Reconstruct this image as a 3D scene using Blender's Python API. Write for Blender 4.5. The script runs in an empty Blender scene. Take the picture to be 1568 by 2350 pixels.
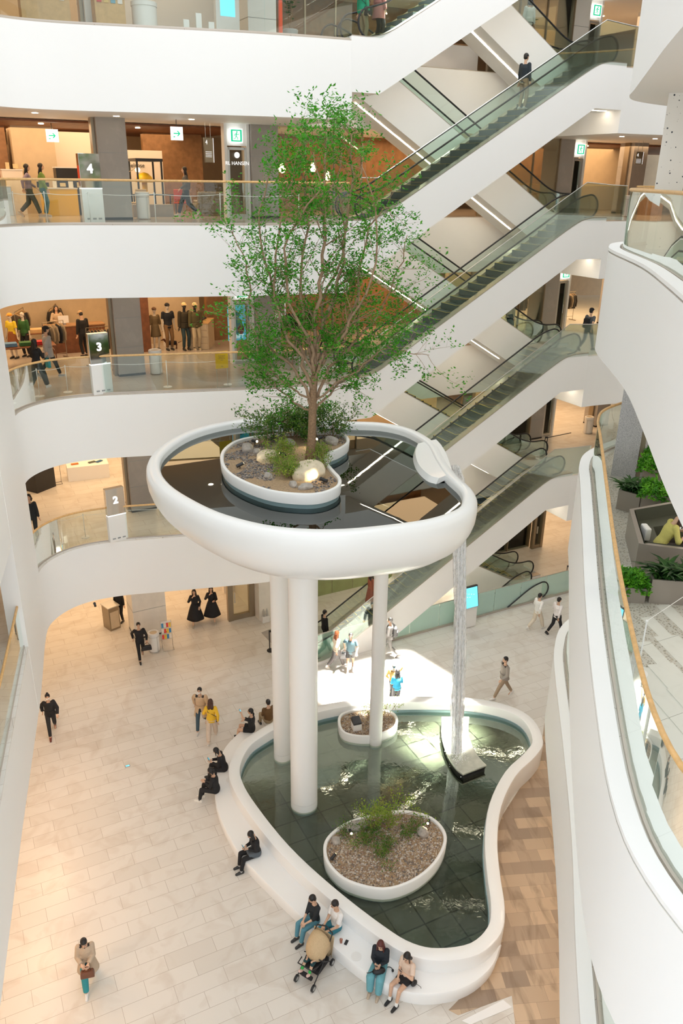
import bpy, bmesh, math, random
from mathutils import Vector, Matrix, Euler, noise
from mathutils.geometry import tessellate_polygon
PI = math.pi
SC = bpy.context.scene
COL = SC.collection
random.seed(7)

# ------------------------------------------------------------------ camera
FPX = 1833.0; TH = math.atan(FPX/4385.0); RO = math.atan(64/4385.0); CZ = 18.2
Fv = Vector((0, math.cos(TH), -math.sin(TH)))
R0 = Vector((1, 0, 0)); U0 = Vector((0, math.sin(TH), math.cos(TH)))
Rv = R0*math.cos(RO)+U0*math.sin(RO); Uv = U0*math.cos(RO)-R0*math.sin(RO)
cd = bpy.data.cameras.new('camera'); cam = bpy.data.objects.new('camera', cd); COL.objects.link(cam)
cam.matrix_world = Matrix.Translation((0, 0, CZ)) @ Matrix((Rv, Uv, -Fv)).transposed().to_4x4()
cd.sensor_fit = 'VERTICAL'; cd.sensor_height = 36.0; cd.lens = FPX*36.0/2350.0
cd.clip_start = 0.1; cd.clip_end = 300
SC.camera = cam

# ------------------------------------------------------------------ light
W_ = bpy.data.worlds.new('daylight'); SC.world = W_; W_.use_nodes = True
W_.node_tree.nodes['Background'].inputs[0].default_value = (0.93, 0.97, 1.0, 1)
W_.node_tree.nodes['Background'].inputs[1].default_value = 0.98
SC.view_settings.view_transform = 'Standard'; SC.view_settings.look = 'None'
SC.view_settings.gamma = 1.0; SC.view_settings.use_curve_mapping = False
SC.view_settings.exposure = 0.60
try:
    SC.cycles.transparent_max_bounces = 24
    SC.cycles.max_bounces = 12; SC.cycles.diffuse_bounces = 8
except Exception: pass
def area(name, loc, size, energy, color=(1, 1, 1), rot=(0, 0, 0), spread=PI):
    l = bpy.data.lights.new(name, 'AREA'); l.shape = 'RECTANGLE'; l.size, l.size_y = size
    l.energy = energy; l.color = color; l.spread = spread
    o = bpy.data.objects.new(name, l); COL.objects.link(o); o.location = loc; o.rotation_euler = rot
    return o
# glazed roof of the atrium, far above the frame, and the shaft of sun it lets through
area('skylight_and_fill_lamp', (0, 14, 64), (44, 44), 2500, (0.96, 0.98, 1.0))
sd = Vector((-0.12, -0.10, -1.0)).normalized()
area('skylight_and_fill_lamp', (17, 6, 46), (22, 22), 2400, (1.0, 0.98, 0.94), (Vector((-9, 18, 9))-Vector((17, 6, 46))).to_track_quat('-Z', 'Y').to_euler())  # unseen fill lamp, added high on the right to brighten the left wall strip
def sunshaft(name, tgt, size, energy, d=sd, dist=34):
    p = Vector(tgt)-d*dist
    area(name, p, size, energy, (1.0, 0.95, 0.86), d.to_track_quat('-Z', 'Y').to_euler(), math.radians(2.2))
sunshaft('sun_shaft', (1.3, 26.6, 0), (4.6, 4.2), 2300)
sunshaft('sun_shaft', (3.6, 22.6, 0.4), (1.6, 2.6), 420)
sunshaft('sun_shaft', (3.3, 13.1, 0.4), (1.0, 0.5), 130)

def at(x, y, z):
    """world point of the photograph's pixel (x, y) on the level z"""
    d = Fv + Rv*((x-784)/FPX) + Uv*((1175-y)/FPX)
    t = (z-CZ)/d.z
    return Vector((d.x*t, d.y*t, z))
def aty(x, y, Y):
    d = Fv + Rv*((x-784)/FPX) + Uv*((1175-y)/FPX)
    t = Y/d.y
    return Vector((d.x*t, Y, CZ+d.z*t))

# ------------------------------------------------------------------ escalator frame
A0 = Vector((0.14, 28.0)); B0 = Vector((10.2, 33.3)); LEN = (B0-A0).length
uu = (B0-A0).normalized(); nn = Vector((-uu.y, uu.x)); UA = math.atan2(uu.y, uu.x)
def SW(s, w, z=None):
    p = A0+uu*s+nn*w
    return (p.x, p.y) if z is None else Vector((p.x, p.y, z))
F1, F2, F3, F4, F5, F6 = 0.0, 6.2, 11.5, 16.8, 22.1, 27.4
FL = [F1, F2, F3, F4, F5, F6]
FH = 2.2

# ------------------------------------------------------------------ materials
MATS = {}
def nt(name, rough=0.5, metal=0.0, base=(.8, .8, .8)):
    m = bpy.data.materials.new(name); m.use_nodes = True
    n = m.node_tree.nodes; l = m.node_tree.links
    b = n['Principled BSDF']; b.inputs['Base Color'].default_value = (*base, 1)
    b.inputs['Roughness'].default_value = rough; b.inputs['Metallic'].default_value = metal
    MATS[name] = m
    return m, n, l, b
def M(name): return MATS[name]
def plain(name, base, rough=0.5, metal=0.0, bump=0.0, scale=40, var=0.0, emit=None, es=1.0, coat=0.0):
    m, n, l, b = nt(name, rough, metal, base)
    if bump or var:
        tc = n.new('ShaderNodeTexCoord'); ns = n.new('ShaderNodeTexNoise'); ns.inputs['Scale'].default_value = scale
        ns.inputs['Detail'].default_value = 4
        l.new(tc.outputs['Object'], ns.inputs['Vector'])
        if bump:
            bp = n.new('ShaderNodeBump'); bp.inputs['Strength'].default_value = bump; bp.inputs['Distance'].default_value = 0.02
            l.new(ns.outputs['Fac'], bp.inputs['Height']); l.new(bp.outputs['Normal'], b.inputs['Normal'])
        if var:
            cr = n.new('ShaderNodeValToRGB')
            cr.color_ramp.elements[0].color = tuple(max(0, c*(1-var)) for c in base)+(1,)
            cr.color_ramp.elements[1].color = tuple(min(1, c*(1+var)) for c in base)+(1,)
            cr.color_ramp.elements[0].position = 0.3; cr.color_ramp.elements[1].position = 0.7
            l.new(ns.outputs['Fac'], cr.inputs['Fac']); l.new(cr.outputs['Color'], b.inputs['Base Color'])
    if emit:
        b.inputs['Emission Color'].default_value = (*emit, 1); b.inputs['Emission Strength'].default_value = es
    if coat: b.inputs['Coat Weight'].default_value = coat
    return m
def bricks(name, rot, bw, rh, c1, c2, mortar, rough=0.3, msize=0.004, bias=0.0, vein=0.25, veincol=(.5, .42, .34), vscale=1.3, offset=0.5, stretch=1.0):
    m, n, l, b = nt(name, rough)
    tc = n.new('ShaderNodeTexCoord'); mp = n.new('ShaderNodeMapping'); mp.inputs['Rotation'].default_value = (0, 0, -rot)
    l.new(tc.outputs['Object'], mp.inputs['Vector'])
    br = n.new('ShaderNodeTexBrick'); br.offset = offset
    br.inputs['Scale'].default_value = 1.0; br.inputs['Brick Width'].default_value = bw; br.inputs['Row Height'].default_value = rh
    br.inputs['Mortar Size'].default_value = msize; br.inputs['Bias'].default_value = bias
    br.inputs['Color1'].default_value = (*c1, 1); br.inputs['Color2'].default_value = (*c2, 1); br.inputs['Mortar'].default_value = (*mortar, 1)
    l.new(mp.outputs['Vector'], br.inputs['Vector'])
    mp2 = n.new('ShaderNodeMapping'); mp2.inputs['Scale'].default_value = (1, stretch, 1)
    l.new(mp.outputs['Vector'], mp2.inputs['Vector'])
    ns = n.new('ShaderNodeTexNoise'); ns.inputs['Scale'].default_value = vscale; ns.inputs['Detail'].default_value = 8; ns.inputs['Distortion'].default_value = 1.2
    l.new(mp2.outputs['Vector'], ns.inputs['Vector'])
    cr = n.new('ShaderNodeValToRGB'); cr.color_ramp.elements[0].position = 0.5; cr.color_ramp.elements[1].position = 0.68
    cr.color_ramp.elements[0].color = (0, 0, 0, 1)
    l.new(ns.outputs['Fac'], cr.inputs['Fac'])
    mu = n.new('ShaderNodeMath'); mu.operation = 'MULTIPLY'; mu.inputs[1].default_value = vein
    l.new(cr.outputs['Color'], mu.inputs[0])
    mx = n.new('ShaderNodeMixRGB'); mx.inputs['Color2'].default_value = (*veincol, 1)
    l.new(mu.outputs[0], mx.inputs['Fac']); l.new(br.outputs['Color'], mx.inputs['Color1'])
    l.new(mx.outputs['Color'], b.inputs['Base Color'])
    return m
def speckle(name, base, dots, scale, thr, rough=0.35, dots2=None):
    m, n, l, b = nt(name, rough)
    tc = n.new('ShaderNodeTexCoord'); last = None
    for i, (dc, sc, th) in enumerate([(dots, scale, thr)]+([dots2] if dots2 else [])):
        vo = n.new('ShaderNodeTexVoronoi'); vo.inputs['Scale'].default_value = sc
        l.new(tc.outputs['Object'], vo.inputs['Vector'])
        ns = n.new('ShaderNodeTexNoise'); ns.inputs['Scale'].default_value = sc*0.6; l.new(tc.outputs['Object'], ns.inputs['Vector'])
        ad = n.new('ShaderNodeMath'); ad.operation = 'MULTIPLY'; l.new(vo.outputs['Distance'], ad.inputs[0])
        sb = n.new('ShaderNodeMath'); sb.operation = 'ADD'; sb.inputs[1].default_value = 0.5; l.new(ns.outputs['Fac'], sb.inputs[0]); l.new(sb.outputs[0], ad.inputs[1])
        lt = n.new('ShaderNodeMath'); lt.operation = 'LESS_THAN'; lt.inputs[1].default_value = th; l.new(ad.outputs[0], lt.inputs[0])
        mx = n.new('ShaderNodeMixRGB'); mx.inputs['Color1'].default_value = (*base, 1); mx.inputs['Color2'].default_value = (*dc, 1)
        if last: l.new(last.outputs['Color'], mx.inputs['Color1'])
        l.new(lt.outputs[0], mx.inputs['Fac']); last = mx
    l.new(last.outputs['Color'], b.inputs['Base Color'])
    return m
def glass(name, tint, refl=0.5, haze=0.0, hazecol=(1, 1, 1)):
    m = bpy.data.materials.new(name); m.use_nodes = True; MATS[name] = m
    n = m.node_tree.nodes; l = m.node_tree.links; n.clear()
    out = n.new('ShaderNodeOutputMaterial'); tr = n.new('ShaderNodeBsdfTransparent'); tr.inputs[0].default_value = (*tint, 1)
    gl = n.new('ShaderNodeBsdfGlossy'); gl.inputs['Roughness'].default_value = 0.01; gl.inputs[0].default_value = (.95, 1, .98, 1)
    fr = n.new('ShaderNodeFresnel'); fr.inputs[0].default_value = 1.5
    mu = n.new('ShaderNodeMath'); mu.operation = 'MULTIPLY'; mu.inputs[1].default_value = refl; l.new(fr.outputs[0], mu.inputs[0])
    mx = n.new('ShaderNodeMixShader'); l.new(mu.outputs[0], mx.inputs[0])
    if haze:
        df = n.new('ShaderNodeBsdfDiffuse'); df.inputs[0].default_value = (*hazecol, 1)
        m2 = n.new('ShaderNodeMixShader'); m2.inputs[0].default_value = haze
        l.new(tr.outputs[0], m2.inputs[1]); l.new(df.outputs[0], m2.inputs[2]); l.new(m2.outputs[0], mx.inputs[1])
    else: l.new(tr.outputs[0], mx.inputs[1])
    l.new(gl.outputs[0], mx.inputs[2]); l.new(mx.outputs[0], out.inputs[0])
    return m
def water(name, tint, scale, strength, refl=1.0, ior=1.33):
    m = glass(name, tint, refl)
    n = m.node_tree.nodes; l = m.node_tree.links
    tc = n.new('ShaderNodeTexCoord'); ns = n.new('ShaderNodeTexNoise'); ns.inputs['Scale'].default_value = scale; ns.inputs['Detail'].default_value = 2
    ns.inputs['Distortion'].default_value = 1.5
    l.new(tc.outputs['Object'], ns.inputs['Vector'])
    bp = n.new('ShaderNodeBump'); bp.inputs['Strength'].default_value = strength; bp.inputs['Distance'].default_value = 0.05
    l.new(ns.outputs['Fac'], bp.inputs['Height'])
    for q in n:
        if q.type == 'BSDF_GLOSSY': l.new(bp.outputs['Normal'], q.inputs['Normal'])
        if q.type == 'FRESNEL': q.inputs[0].default_value = ior; l.new(bp.outputs['Normal'], q.inputs['Normal'])
    return m
TR = math.radians(26.5)
plain('plaster', (.92, .915, .905), 0.55)
plain('plaster_warm', (.86, .80, .72), 0.6)
plain('dish_white', (.92, .925, .92), 0.28, coat=.3)
bricks('marble_tiles', TR, 1.25, 0.46, (.74, .71, .66), (.60, .56, .50), (.36, .30, .25), 0.3, 0.004, -0.6, 0.35, (.50, .42, .34), 1.1)
bricks('wood_marble', math.radians(6), 0.62, 0.42, (.62, .46, .31), (.30, .22, .16), (.3, .22, .15), 0.3, 0.003, -0.1, 0.6, (.2, .13, .08), 2.2, 0.5, 0.25)
bricks('stone_floor', TR, 0.9, 0.6, (.55, .49, .42), (.50, .44, .37), (.36, .3, .25), 0.14, 0.003, 0, 0.1)
bricks('pond_tiles', TR, 0.8, 0.8, (.028, .032, .024), (.085, .09, .068), (.004, .004, .004), 0.35, 0.022, 0, 0.5, (.09, .095, .08), 2.5, 0.0)
bricks('granite_pillar', 0, 30, 30, (.40, .37, .34), (.36, .33, .31), (.3, .3, .3), 0.5, 0.0, 0, 0.35, (.52, .48, .44), 2.0, 0.5, 1)
speckle('terrazzo_floor', (.60, .58, .52), (.30, .28, .22), 22, 0.33, 0.35, ((.5, .45, .36), 17, 0.28))
speckle('terrazzo_white', (.84, .82, .77), (.03, .04, .05), 8, 0.13, 0.35, ((.25, .24, .22), 14, 0.09))
speckle('granite_grey', (.46, .46, .47), (.2, .2, .22), 60, 0.32, 0.4, ((.75, .75, .75), 45, 0.2))
bricks('pale_slab', TR, 3.0, 1.5, (.80, .80, .74), (.78, .78, .72), (.35, .35, .3), 0.25, 0.004, 0, 0.12, (.55, .55, .48), 3)
plain('marble_wall', (.83, .79, .72), 0.4, var=.06, scale=2)
plain('wood_rail', (.72, .44, .18), 0.4, var=.12, scale=12)
plain('wood_dark', (.20, .075, .03), 0.45, var=.2, scale=6)
plain('wood_brown', (.30, .16, .07), 0.5, var=.2, scale=5)
plain('wood_light', (.62, .40, .18), 0.5, var=.1, scale=6)
plain('beige_panel', (.62, .50, .34), 0.6, var=.05, scale=3)
plain('steel', (.62, .62, .60), 0.3, 0.9)
plain('bronze', (.35, .29, .21), 0.35, 0.8)
plain('black_rubber', (.015, .016, .018), 0.35)
plain('black_metal', (.02, .02, .022), 0.4)
plain('step_metal', (.06, .085, .10), 0.45, 0.5)
plain('step_yellow', (.75, .52, .08), 0.5)
plain('skirt_steel', (.56, .50, .44), 0.35, 0.6)
plain('white_paint', (.85, .84, .82), 0.4)
plain('grey_paint', (.34, .35, .35), 0.5)
plain('taupe_planter', (.34, .30, .26), 0.35, 0.35)
plain('dark_olive', (.07, .075, .05), 0.6)
plain('black_cloth', (.012, .012, .014), 0.85)
plain('strip_light', (1, 1, 1), 0.5, emit=(1, .86, .66), es=9)
plain('downlight', (1, 1, 1), 0.5, emit=(1, .85, .6), es=14)
plain('lamp_glow', (1, .9, .7), 0.5, emit=(1, .78, .42), es=6)
plain('screen_blue', (.1, .4, .5), 0.3, emit=(.12, .55, .72), es=1.1)
plain('screen_teal', (.02, .15, .2), 0.3, emit=(.03, .25, .34), es=1.0)
plain('sign_green', (.0, .35, .16), 0.4, emit=(.0, .42, .2), es=.8)
plain('sign_white', (.95, .95, .95), 0.4, emit=(.95, 1, .97), es=.9)
plain('ink_dark', (.04, .04, .04), 0.6)
plain('ink_white', (.95, .95, .95), 0.5, emit=(1, 1, 1), es=.5)
plain('red_lacquer', (.75, .08, .02), 0.4); plain('yellow_card', (.9, .55, .02), 0.5)
plain('soil', (.40, .28, .17), 0.95, bump=.6, scale=30, var=.25)
plain('stone_grey', (.42, .38, .34), 0.9, bump=.8, scale=9, var=.2); plain('stone_cream', (.72, .62, .46), 0.9, bump=.8, scale=7, var=.12)
plain('bark', (.30, .19, .11), 0.9, bump=.6, scale=25, var=.25)
plain('twig', (.36, .24, .15), 0.9, var=.2, scale=10)
plain('teal_steel', (.30, .43, .46), 0.35, 0.3)
plain('green_panel', (.28, .32, .14), 0.4, var=.12, scale=1.5)
plain('mirror_steel', (.75, .75, .74), 0.06, 1.0)
plain('brass_frame', (.55, .42, .22), 0.35, .8)
glass('rail_glass', (.93, .97, .95), 0.75)
glass('green_glass', (.93, .985, .96), 0.55)
glass('frost_glass', (.82, .94, .91), 0.6, 0.45, (.74, .95, .90))
glass('shop_glass', (.82, .84, .80), 1.0)
water('pool_water', (.90, .93, .88), 4.0, 0.03, 0.5)
water('dish_water', (.05, .045, .04), 0.5, 0.01, 1.9)
def leafmat(name, c1, c2, tr=0.35):
    m, n, l, b = nt(name, 0.5, 0, c1)
    tc = n.new('ShaderNodeTexCoord'); ns = n.new('ShaderNodeTexNoise'); ns.inputs['Scale'].default_value = 5; ns.inputs['Detail'].default_value = 5
    l.new(tc.outputs['Object'], ns.inputs['Vector'])
    cr = n.new('ShaderNodeValToRGB'); cr.color_ramp.elements[0].color = (*c1, 1); cr.color_ramp.elements[1].color = (*c2, 1)
    cr.color_ramp.elements[0].position = .4; cr.color_ramp.elements[1].position = .6
    l.new(ns.outputs['Fac'], cr.inputs['Fac']); l.new(cr.outputs['Color'], b.inputs['Base Color'])
    t = n.new('ShaderNodeBsdfTranslucent'); l.new(cr.outputs['Color'], t.inputs[0])
    mx = n.new('ShaderNodeMixShader'); mx.inputs[0].default_value = tr
    l.new(b.outputs[0], mx.inputs[1]); l.new(t.outputs[0], mx.inputs[2]); l.new(mx.outputs[0], n['Material Output'].inputs[0])
    return m
leafmat('leaf_tree', (.03, .25, .008), (.10, .42, .015), .45); leafmat('leaf_bush', (.03, .15, .01), (.16, .30, .03))
leafmat('leaf_lime', (.14, .28, .02), (.34, .44, .05)); leafmat('leaf_dark', (.008, .05, .008), (.04, .14, .02))
leafmat('leaf_fern', (.05, .25, .01), (.16, .48, .02))
CC = {}
def color(c, rough=0.8):
    k = tuple(round(x, 3) for x in c)+(rough,)
    if k not in CC: CC[k] = plain('cloth_%d' % len(CC), c, rough, var=.06, scale=30)
    return CC[k]

# ------------------------------------------------------------------ mesh builder
class MB:
    def __init__(s): s.v = []; s.f = []; s.mi = []; s.cur = 0
    def add(s, vs, fs):
        o = len(s.v); s.v += [tuple(v) for v in vs]; s.f += [tuple(i+o for i in f) for f in fs]; s.mi += [s.cur]*len(fs); return s
    def box(s, c, d, rz=0, rx=0, ry=0):
        R = Euler((rx, ry, rz)).to_matrix(); c = Vector(c); h = Vector(d)/2
        vs = [c+R@Vector((h.x*i, h.y*j, h.z*k)) for i in (-1, 1) for j in (-1, 1) for k in (-1, 1)]
        return s.add(vs, [(0, 1, 3, 2), (4, 6, 7, 5), (0, 4, 5, 1), (2, 3, 7, 6), (0, 2, 6, 4), (1, 5, 7, 3)])
    def rings(s, rs, caps=True, closed=False):
        n = len(rs[0]); vs = [p for r in rs for p in r]; fs = []
        m = len(rs)
        for i in range(m if closed else m-1):
            a = i*n; b = ((i+1) % m)*n
            for j in range(n): k = (j+1) % n; fs.append((a+j, a+k, b+k, b+j))
        if caps and not closed: fs.append(tuple(range(n-1, -1, -1))); fs.append(tuple((m-1)*n+j for j in range(n)))
        return s.add(vs, fs)
    def tube(s, pts, r, n=8, caps=True, closed=False):
        pts = [Vector(p) for p in pts]; rs = []
        N = len(pts); rad = r if isinstance(r, (list, tuple)) else [r]*N
        up = Vector((0, 0, 1)); prev = None
        for i, p in enumerate(pts):
            if closed: t = (pts[(i+1) % N]-pts[i-1])
            else: t = pts[min(i+1, N-1)]-pts[max(i-1, 0)]
            if t.length < 1e-9: t = Vector((0, 0, 1))
            t.normalize()
            if prev is None:
                a = t.cross(up)
                if a.length < 1e-3: a = t.cross(Vector((1, 0, 0)))
            else: a = prev - t*prev.dot(t)
            if a.length < 1e-6: a = t.orthogonal()
            a.normalize(); prev = a; b = t.cross(a)
            rs.append([p+(a*math.cos(2*PI*j/n)+b*math.sin(2*PI*j/n))*rad[i] for j in range(n)])
        return s.rings(rs, caps, closed)
    def capsule(s, p0, p1, r0, r1, n=10, k0=1.0, k1=1.0):
        p0 = Vector(p0); p1 = Vector(p1); t = (p1-p0); 
        if t.length < 1e-6: t = Vector((0, 0, 1e-4))
        t.normalize(); pts = []; rr = []
        for a in (0.1, .5, .85): pts.append(p0-t*r0*k0*math.cos(a*PI/2)); rr.append(max(.0005, r0*math.sin(a*PI/2)))
        pts.append(p0); rr.append(r0); pts.append(p1); rr.append(r1)
        for a in (.85, .5, .1): pts.append(p1+t*r1*k1*math.cos(a*PI/2)); rr.append(max(.0005, r1*math.sin(a*PI/2)))
        return s.tube(pts, rr, n)
    def ell(s, c, r, R=None, n=12, m=8):
        c = Vector(c); R = R or Matrix.Identity(3); rs = []
        for i in range(m+1):
            a = PI*i/m; z = -math.cos(a); q = max(math.sin(a), .02)
            rs.append([c+R@Vector((r[0]*q*math.cos(2*PI*j/n), r[1]*q*math.sin(2*PI*j/n), r[2]*z)) for j in range(n)])
        return s.rings(rs)
    def lathe(s, prof, c=(0, 0, 0), n=24):
        c = Vector(c)
        return s.rings([[c+Vector((r*math.cos(2*PI*j/n), r*math.sin(2*PI*j/n), z)) for j in range(n)] for r, z in prof])
    def prism(s, poly, z0, z1):
        n = len(poly); vs = [(p[0], p[1], z0) for p in poly]+[(p[0], p[1], z1) for p in poly]
        area2 = sum(poly[i][0]*poly[(i+1) % n][1]-poly[(i+1) % n][0]*poly[i][1] for i in range(n))
        tri = tessellate_polygon([[Vector((p[0], p[1], 0)) for p in poly]])
        fs = []
        for t in tri:
            a, b, c = t; p, q, r = poly[a], poly[b], poly[c]
            if (q[0]-p[0])*(r[1]-p[1])-(q[1]-p[1])*(r[0]-p[0]) < 0: a, b, c = a, c, b
            fs.append((n+a, n+b, n+c)); fs.append((c, b, a))
        for i in range(n):
            j = (i+1) % n
            fs.append((i, j, n+j, n+i) if area2 > 0 else (j, i, n+i, n+j))
        return s.add(vs, fs)
    def wallpath(s, path, z0, z1, th):
        """a wall of thickness th standing on an open plan path (offset to its left)"""
        off = offset(path, th); n = len(path)
        vs = []; fs = []
        for a, b in zip(path, off): vs += [(a[0], a[1], z0), (a[0], a[1], z1), (b[0], b[1], z1), (b[0], b[1], z0)]
        for i in range(n-1):
            for j in range(4): k = (j+1) % 4; fs.append((i*4+j, i*4+k, i*4+4+k, i*4+4+j))
        fs.append((3, 2, 1, 0)); fs.append(tuple((n-1)*4+j for j in range(4)))
        return s.add(vs, fs)
    def build(s, name, mat, parent=None, smooth=False, loc=None, bevel=0, world=False, **props):
        me = bpy.data.meshes.new(name)
        if loc is not None:
            L = Vector(loc); s.v = [tuple(Vector(v)-L) for v in s.v]
        me.from_pydata(s.v, [], s.f); me.update()
        for m in (mat if isinstance(mat, (list, tuple)) else [mat]): me.materials.append(M(m) if isinstance(m, str) else m)
        for p, i in zip(me.polygons, s.mi): p.material_index = i; p.use_smooth = bool(smooth)
        if smooth and smooth is not True: me.set_sharp_from_angle(angle=math.radians(smooth))
        o = bpy.data.objects.new(name, me); COL.objects.link(o)
        if loc is not None: o.location = loc
        if parent:
            o.parent = parent
            if world: me.transform(Matrix.Translation(-Vector(parent.location)))
        if bevel:
            md = o.modifiers.new('bevel', 'BEVEL'); md.width = bevel; md.segments = 2; md.limit_method = 'ANGLE'
        for k, v in props.items(): o[k] = v
        return o
def offset(path, d):
    out = []; n = len(path)
    for i in range(n):
        a = Vector(path[max(i-1, 0)][:2]); b = Vector(path[min(i+1, n-1)][:2]); t = (b-a).normalized()
        out.append((path[i][0]-t.y*d, path[i][1]+t.x*d))
    return out
def offc(path, d):
    """offset of a closed path to its left (inwards when counter-clockwise)"""
    out = []; n = len(path)
    for i in range(n):
        a = Vector(path[i-1][:2]); b = Vector(path[(i+1) % n][:2]); t = (b-a).normalized()
        out.append((path[i][0]-t.y*d, path[i][1]+t.x*d))
    return out
def spline(P, k=5, closed=False):
    P = [Vector(p) for p in P]; n = len(P); out = []
    for i in range(n if closed else n-1):
        p0 = P[i-1] if (closed or i > 0) else P[0]*2-P[1]
        p1 = P[i]; p2 = P[(i+1) % n]
        p3 = P[(i+2) % n] if (closed or i+2 < n) else P[-1]*2-P[-2]
        for j in range(k):
            t = j/k
            out.append(0.5*((2*p1)+(p2-p0)*t+(2*p0-5*p1+4*p2-p3)*t*t+(3*p1-p0-3*p2+p3)*t**3))
    if not closed: out.append(P[-1])
    return [tuple(v) for v in out]
def bevelpts(path, r, k=5):
    """round the corners of an open path of 2D points"""
    out = [Vector(path[0])]
    for i in range(1, len(path)-1):
        a, b, c = Vector(path[i-1]), Vector(path[i]), Vector(path[i+1])
        d0 = (a-b).normalized()*min(r, (a-b).length/2.1); d1 = (c-b).normalized()*min(r, (c-b).length/2.1)
        for j in range(k+1):
            t = j/k; out.append((b+d0)*(1-t)**2+b*2*t*(1-t)+(b+d1)*t*t)
    out.append(Vector(path[-1])); return out
def struct(mb, name, mat, smooth=False, **k): return mb.build(name, mat, None, smooth, kind='structure', **k)
def thing(name, label, cat, loc=(0, 0, 0), rz=0, group=None):
    o = bpy.data.objects.new(name, None); COL.objects.link(o); o.location = loc; o.rotation_euler = (0, 0, rz)
    o.empty_display_size = .1
    return tag(o, label, cat, group)
def tag(o, label, cat, group=None):
    o['label'] = label; o['category'] = cat
    if group: o['group'] = group
    return o
KIDS = {}
def dup(o, loc=None, rz=None, label=None, group=None, parent=None, scale=None):
    c = o.copy(); COL.objects.link(c)
    if loc is not None: c.location = loc
    if rz is not None: c.rotation_euler = (c.rotation_euler[0], c.rotation_euler[1], rz)
    if scale is not None: c.scale = scale
    if label: c['label'] = label
    if group: c['group'] = group
    if parent is not None: c.parent = parent
    for ch in list(o.children): dup(ch, parent=c)
    return c
def text(s, name, mat, loc, size, rot, parent=None, ext=0.004, align='CENTER', bold=0.0):
    cu = bpy.data.curves.new(name, 'FONT'); cu.body = s; cu.size = size; cu.extrude = ext; cu.align_x = align; cu.align_y = 'CENTER'; cu.offset = bold
    o = bpy.data.objects.new(name, cu); COL.objects.link(o)
    me = bpy.data.meshes.new_from_object(o.evaluated_get(bpy.context.evaluated_depsgraph_get()))
    bpy.data.objects.remove(o); bpy.data.curves.remove(cu)
    me.materials.clear(); me.materials.append(M(mat)); q = bpy.data.objects.new(name, me); COL.objects.link(q)
    q.location = loc; q.rotation_euler = rot
    if parent: q.parent = parent
    return q
FACE = lambda p: math.atan2(p[1], p[0])-PI/2   # yaw that turns a sign's front (-Y) towards the camera

# ================================================================== the building
LPc = [(0.14, 28.0), (-1.3, 27.45), (-2.8, 26.95), (-4.2, 26.6), (-5.5, 26.3), (-7.0, 25.97), (-8.0, 25.72), (-8.8, 25.38), (-9.35, 24.95), (-9.7, 24.4), (-9.87, 23.8), (-9.85, 23.2), (-9.62, 22.3), (-9.1, 20.6), (-8.57, 18.8), (-7.87, 16.2), (-7.25, 13.9), (-6.35, 10.7), (-5.5, 7.6), (-4.7, 4.6)]
LP = spline(LPc, 4)
iLe = 11*4; iLb = 14*4       # solid strip of wall between the back openings and the side openings
RPc = [(10.2, 33.3), (11.2, 33.75), (12.4, 34.1), (14.0, 34.0), (15.2, 32.5), (15.2, 29.5), (14.0, 26.2), (12.0, 24.0), (10.0, 22.8), (8.4, 22.0), (7.25, 21.1), (6.45, 20.2), (6.02, 19.2), (5.72, 18.0), (4.93, 14.9), (4.22, 12.1), (3.62, 9.5), (3.22, 7.4), (3.22, 6.2), (3.6, 5.1), (4.4, 4.1), (5.4, 3.0)]
RP = spline(RPc, 4)
def rp_for(F):
    if F == F2: return spline([(x+.42*min(1, max(0, (17.8-y)/5)), y) if x < 6 else (x, y) for x, y in RPc], 4)
    if F != F4: return RP
    return spline([(x+.5*min(1, max(0, (17.6-y)/3.5)), y) if x < 6 else (x, y) for x, y in RPc], 4)
polyL = LP+[(-24, 4.6), (-24, 46), SW(0, 19)]
polyB = [SW(0, 4.0), SW(LEN, 4.0), SW(LEN, 19), SW(0, 19)]
polyR = [RP[0], SW(LEN, 19), (24, 54), (24, 3)]+RP[:0:-1]
for i, F in enumerate(FL[1:]):
    RPf = rp_for(F); polyR = [RPf[0], SW(LEN, 19), (24, 54), (24, 3)]+RPf[:0:-1]
    for nm, poly, fm in (('wall_left', polyL, 'stone_floor'), ('wall_back', polyB, 'stone_floor'), ('wall_right', polyR, 'stone_floor')):
        struct(MB().prism(poly, F-FH, F-.03), nm, 'plaster', 30)
        struct(MB().prism(poly, F-.03, F), 'floor', 'marble_tiles' if (F == F2) else ('pale_slab' if (nm == 'wall_right' and F == F3) else fm), False)
# ground floor around the pond and the pit of the escalator that goes down
pit = [SW(1.2, .34), SW(LEN+.1, .34), SW(LEN+.1, 1.85), SW(1.2, 1.85)]
fl = MB()
def slab_quads(mb, S, Wl, z0, z1, hole):
    for i in range(len(S)-1):
        for j in range(len(Wl)-1):
            if (i, j) == hole: continue
            mb.prism([SW(S[i], Wl[j]), SW(S[i+1], Wl[j]), SW(S[i+1], Wl[j+1]), SW(S[i], Wl[j+1])], z0, z1)
slab_quads(fl, [-30, 1.2, LEN+.1, 30], [-36, .34, 1.85, 20], -.25, 0, (1, 1))
struct(fl, 'floor', 'marble_tiles')
pw = MB()
for a, b in ((0, 1), (1, 2), (2, 3), (3, 0)):
    pw.wallpath([pit[a], pit[b]], -6, -.02, -.12)
struct(pw, 'wall_pit', 'plaster'); struct(MB().prism([SW(-3, -.2), SW(14, -.2), SW(14, 2.2), SW(-3, 2.2)], -6.1, -6.0), 'floor', 'stone_floor')
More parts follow.
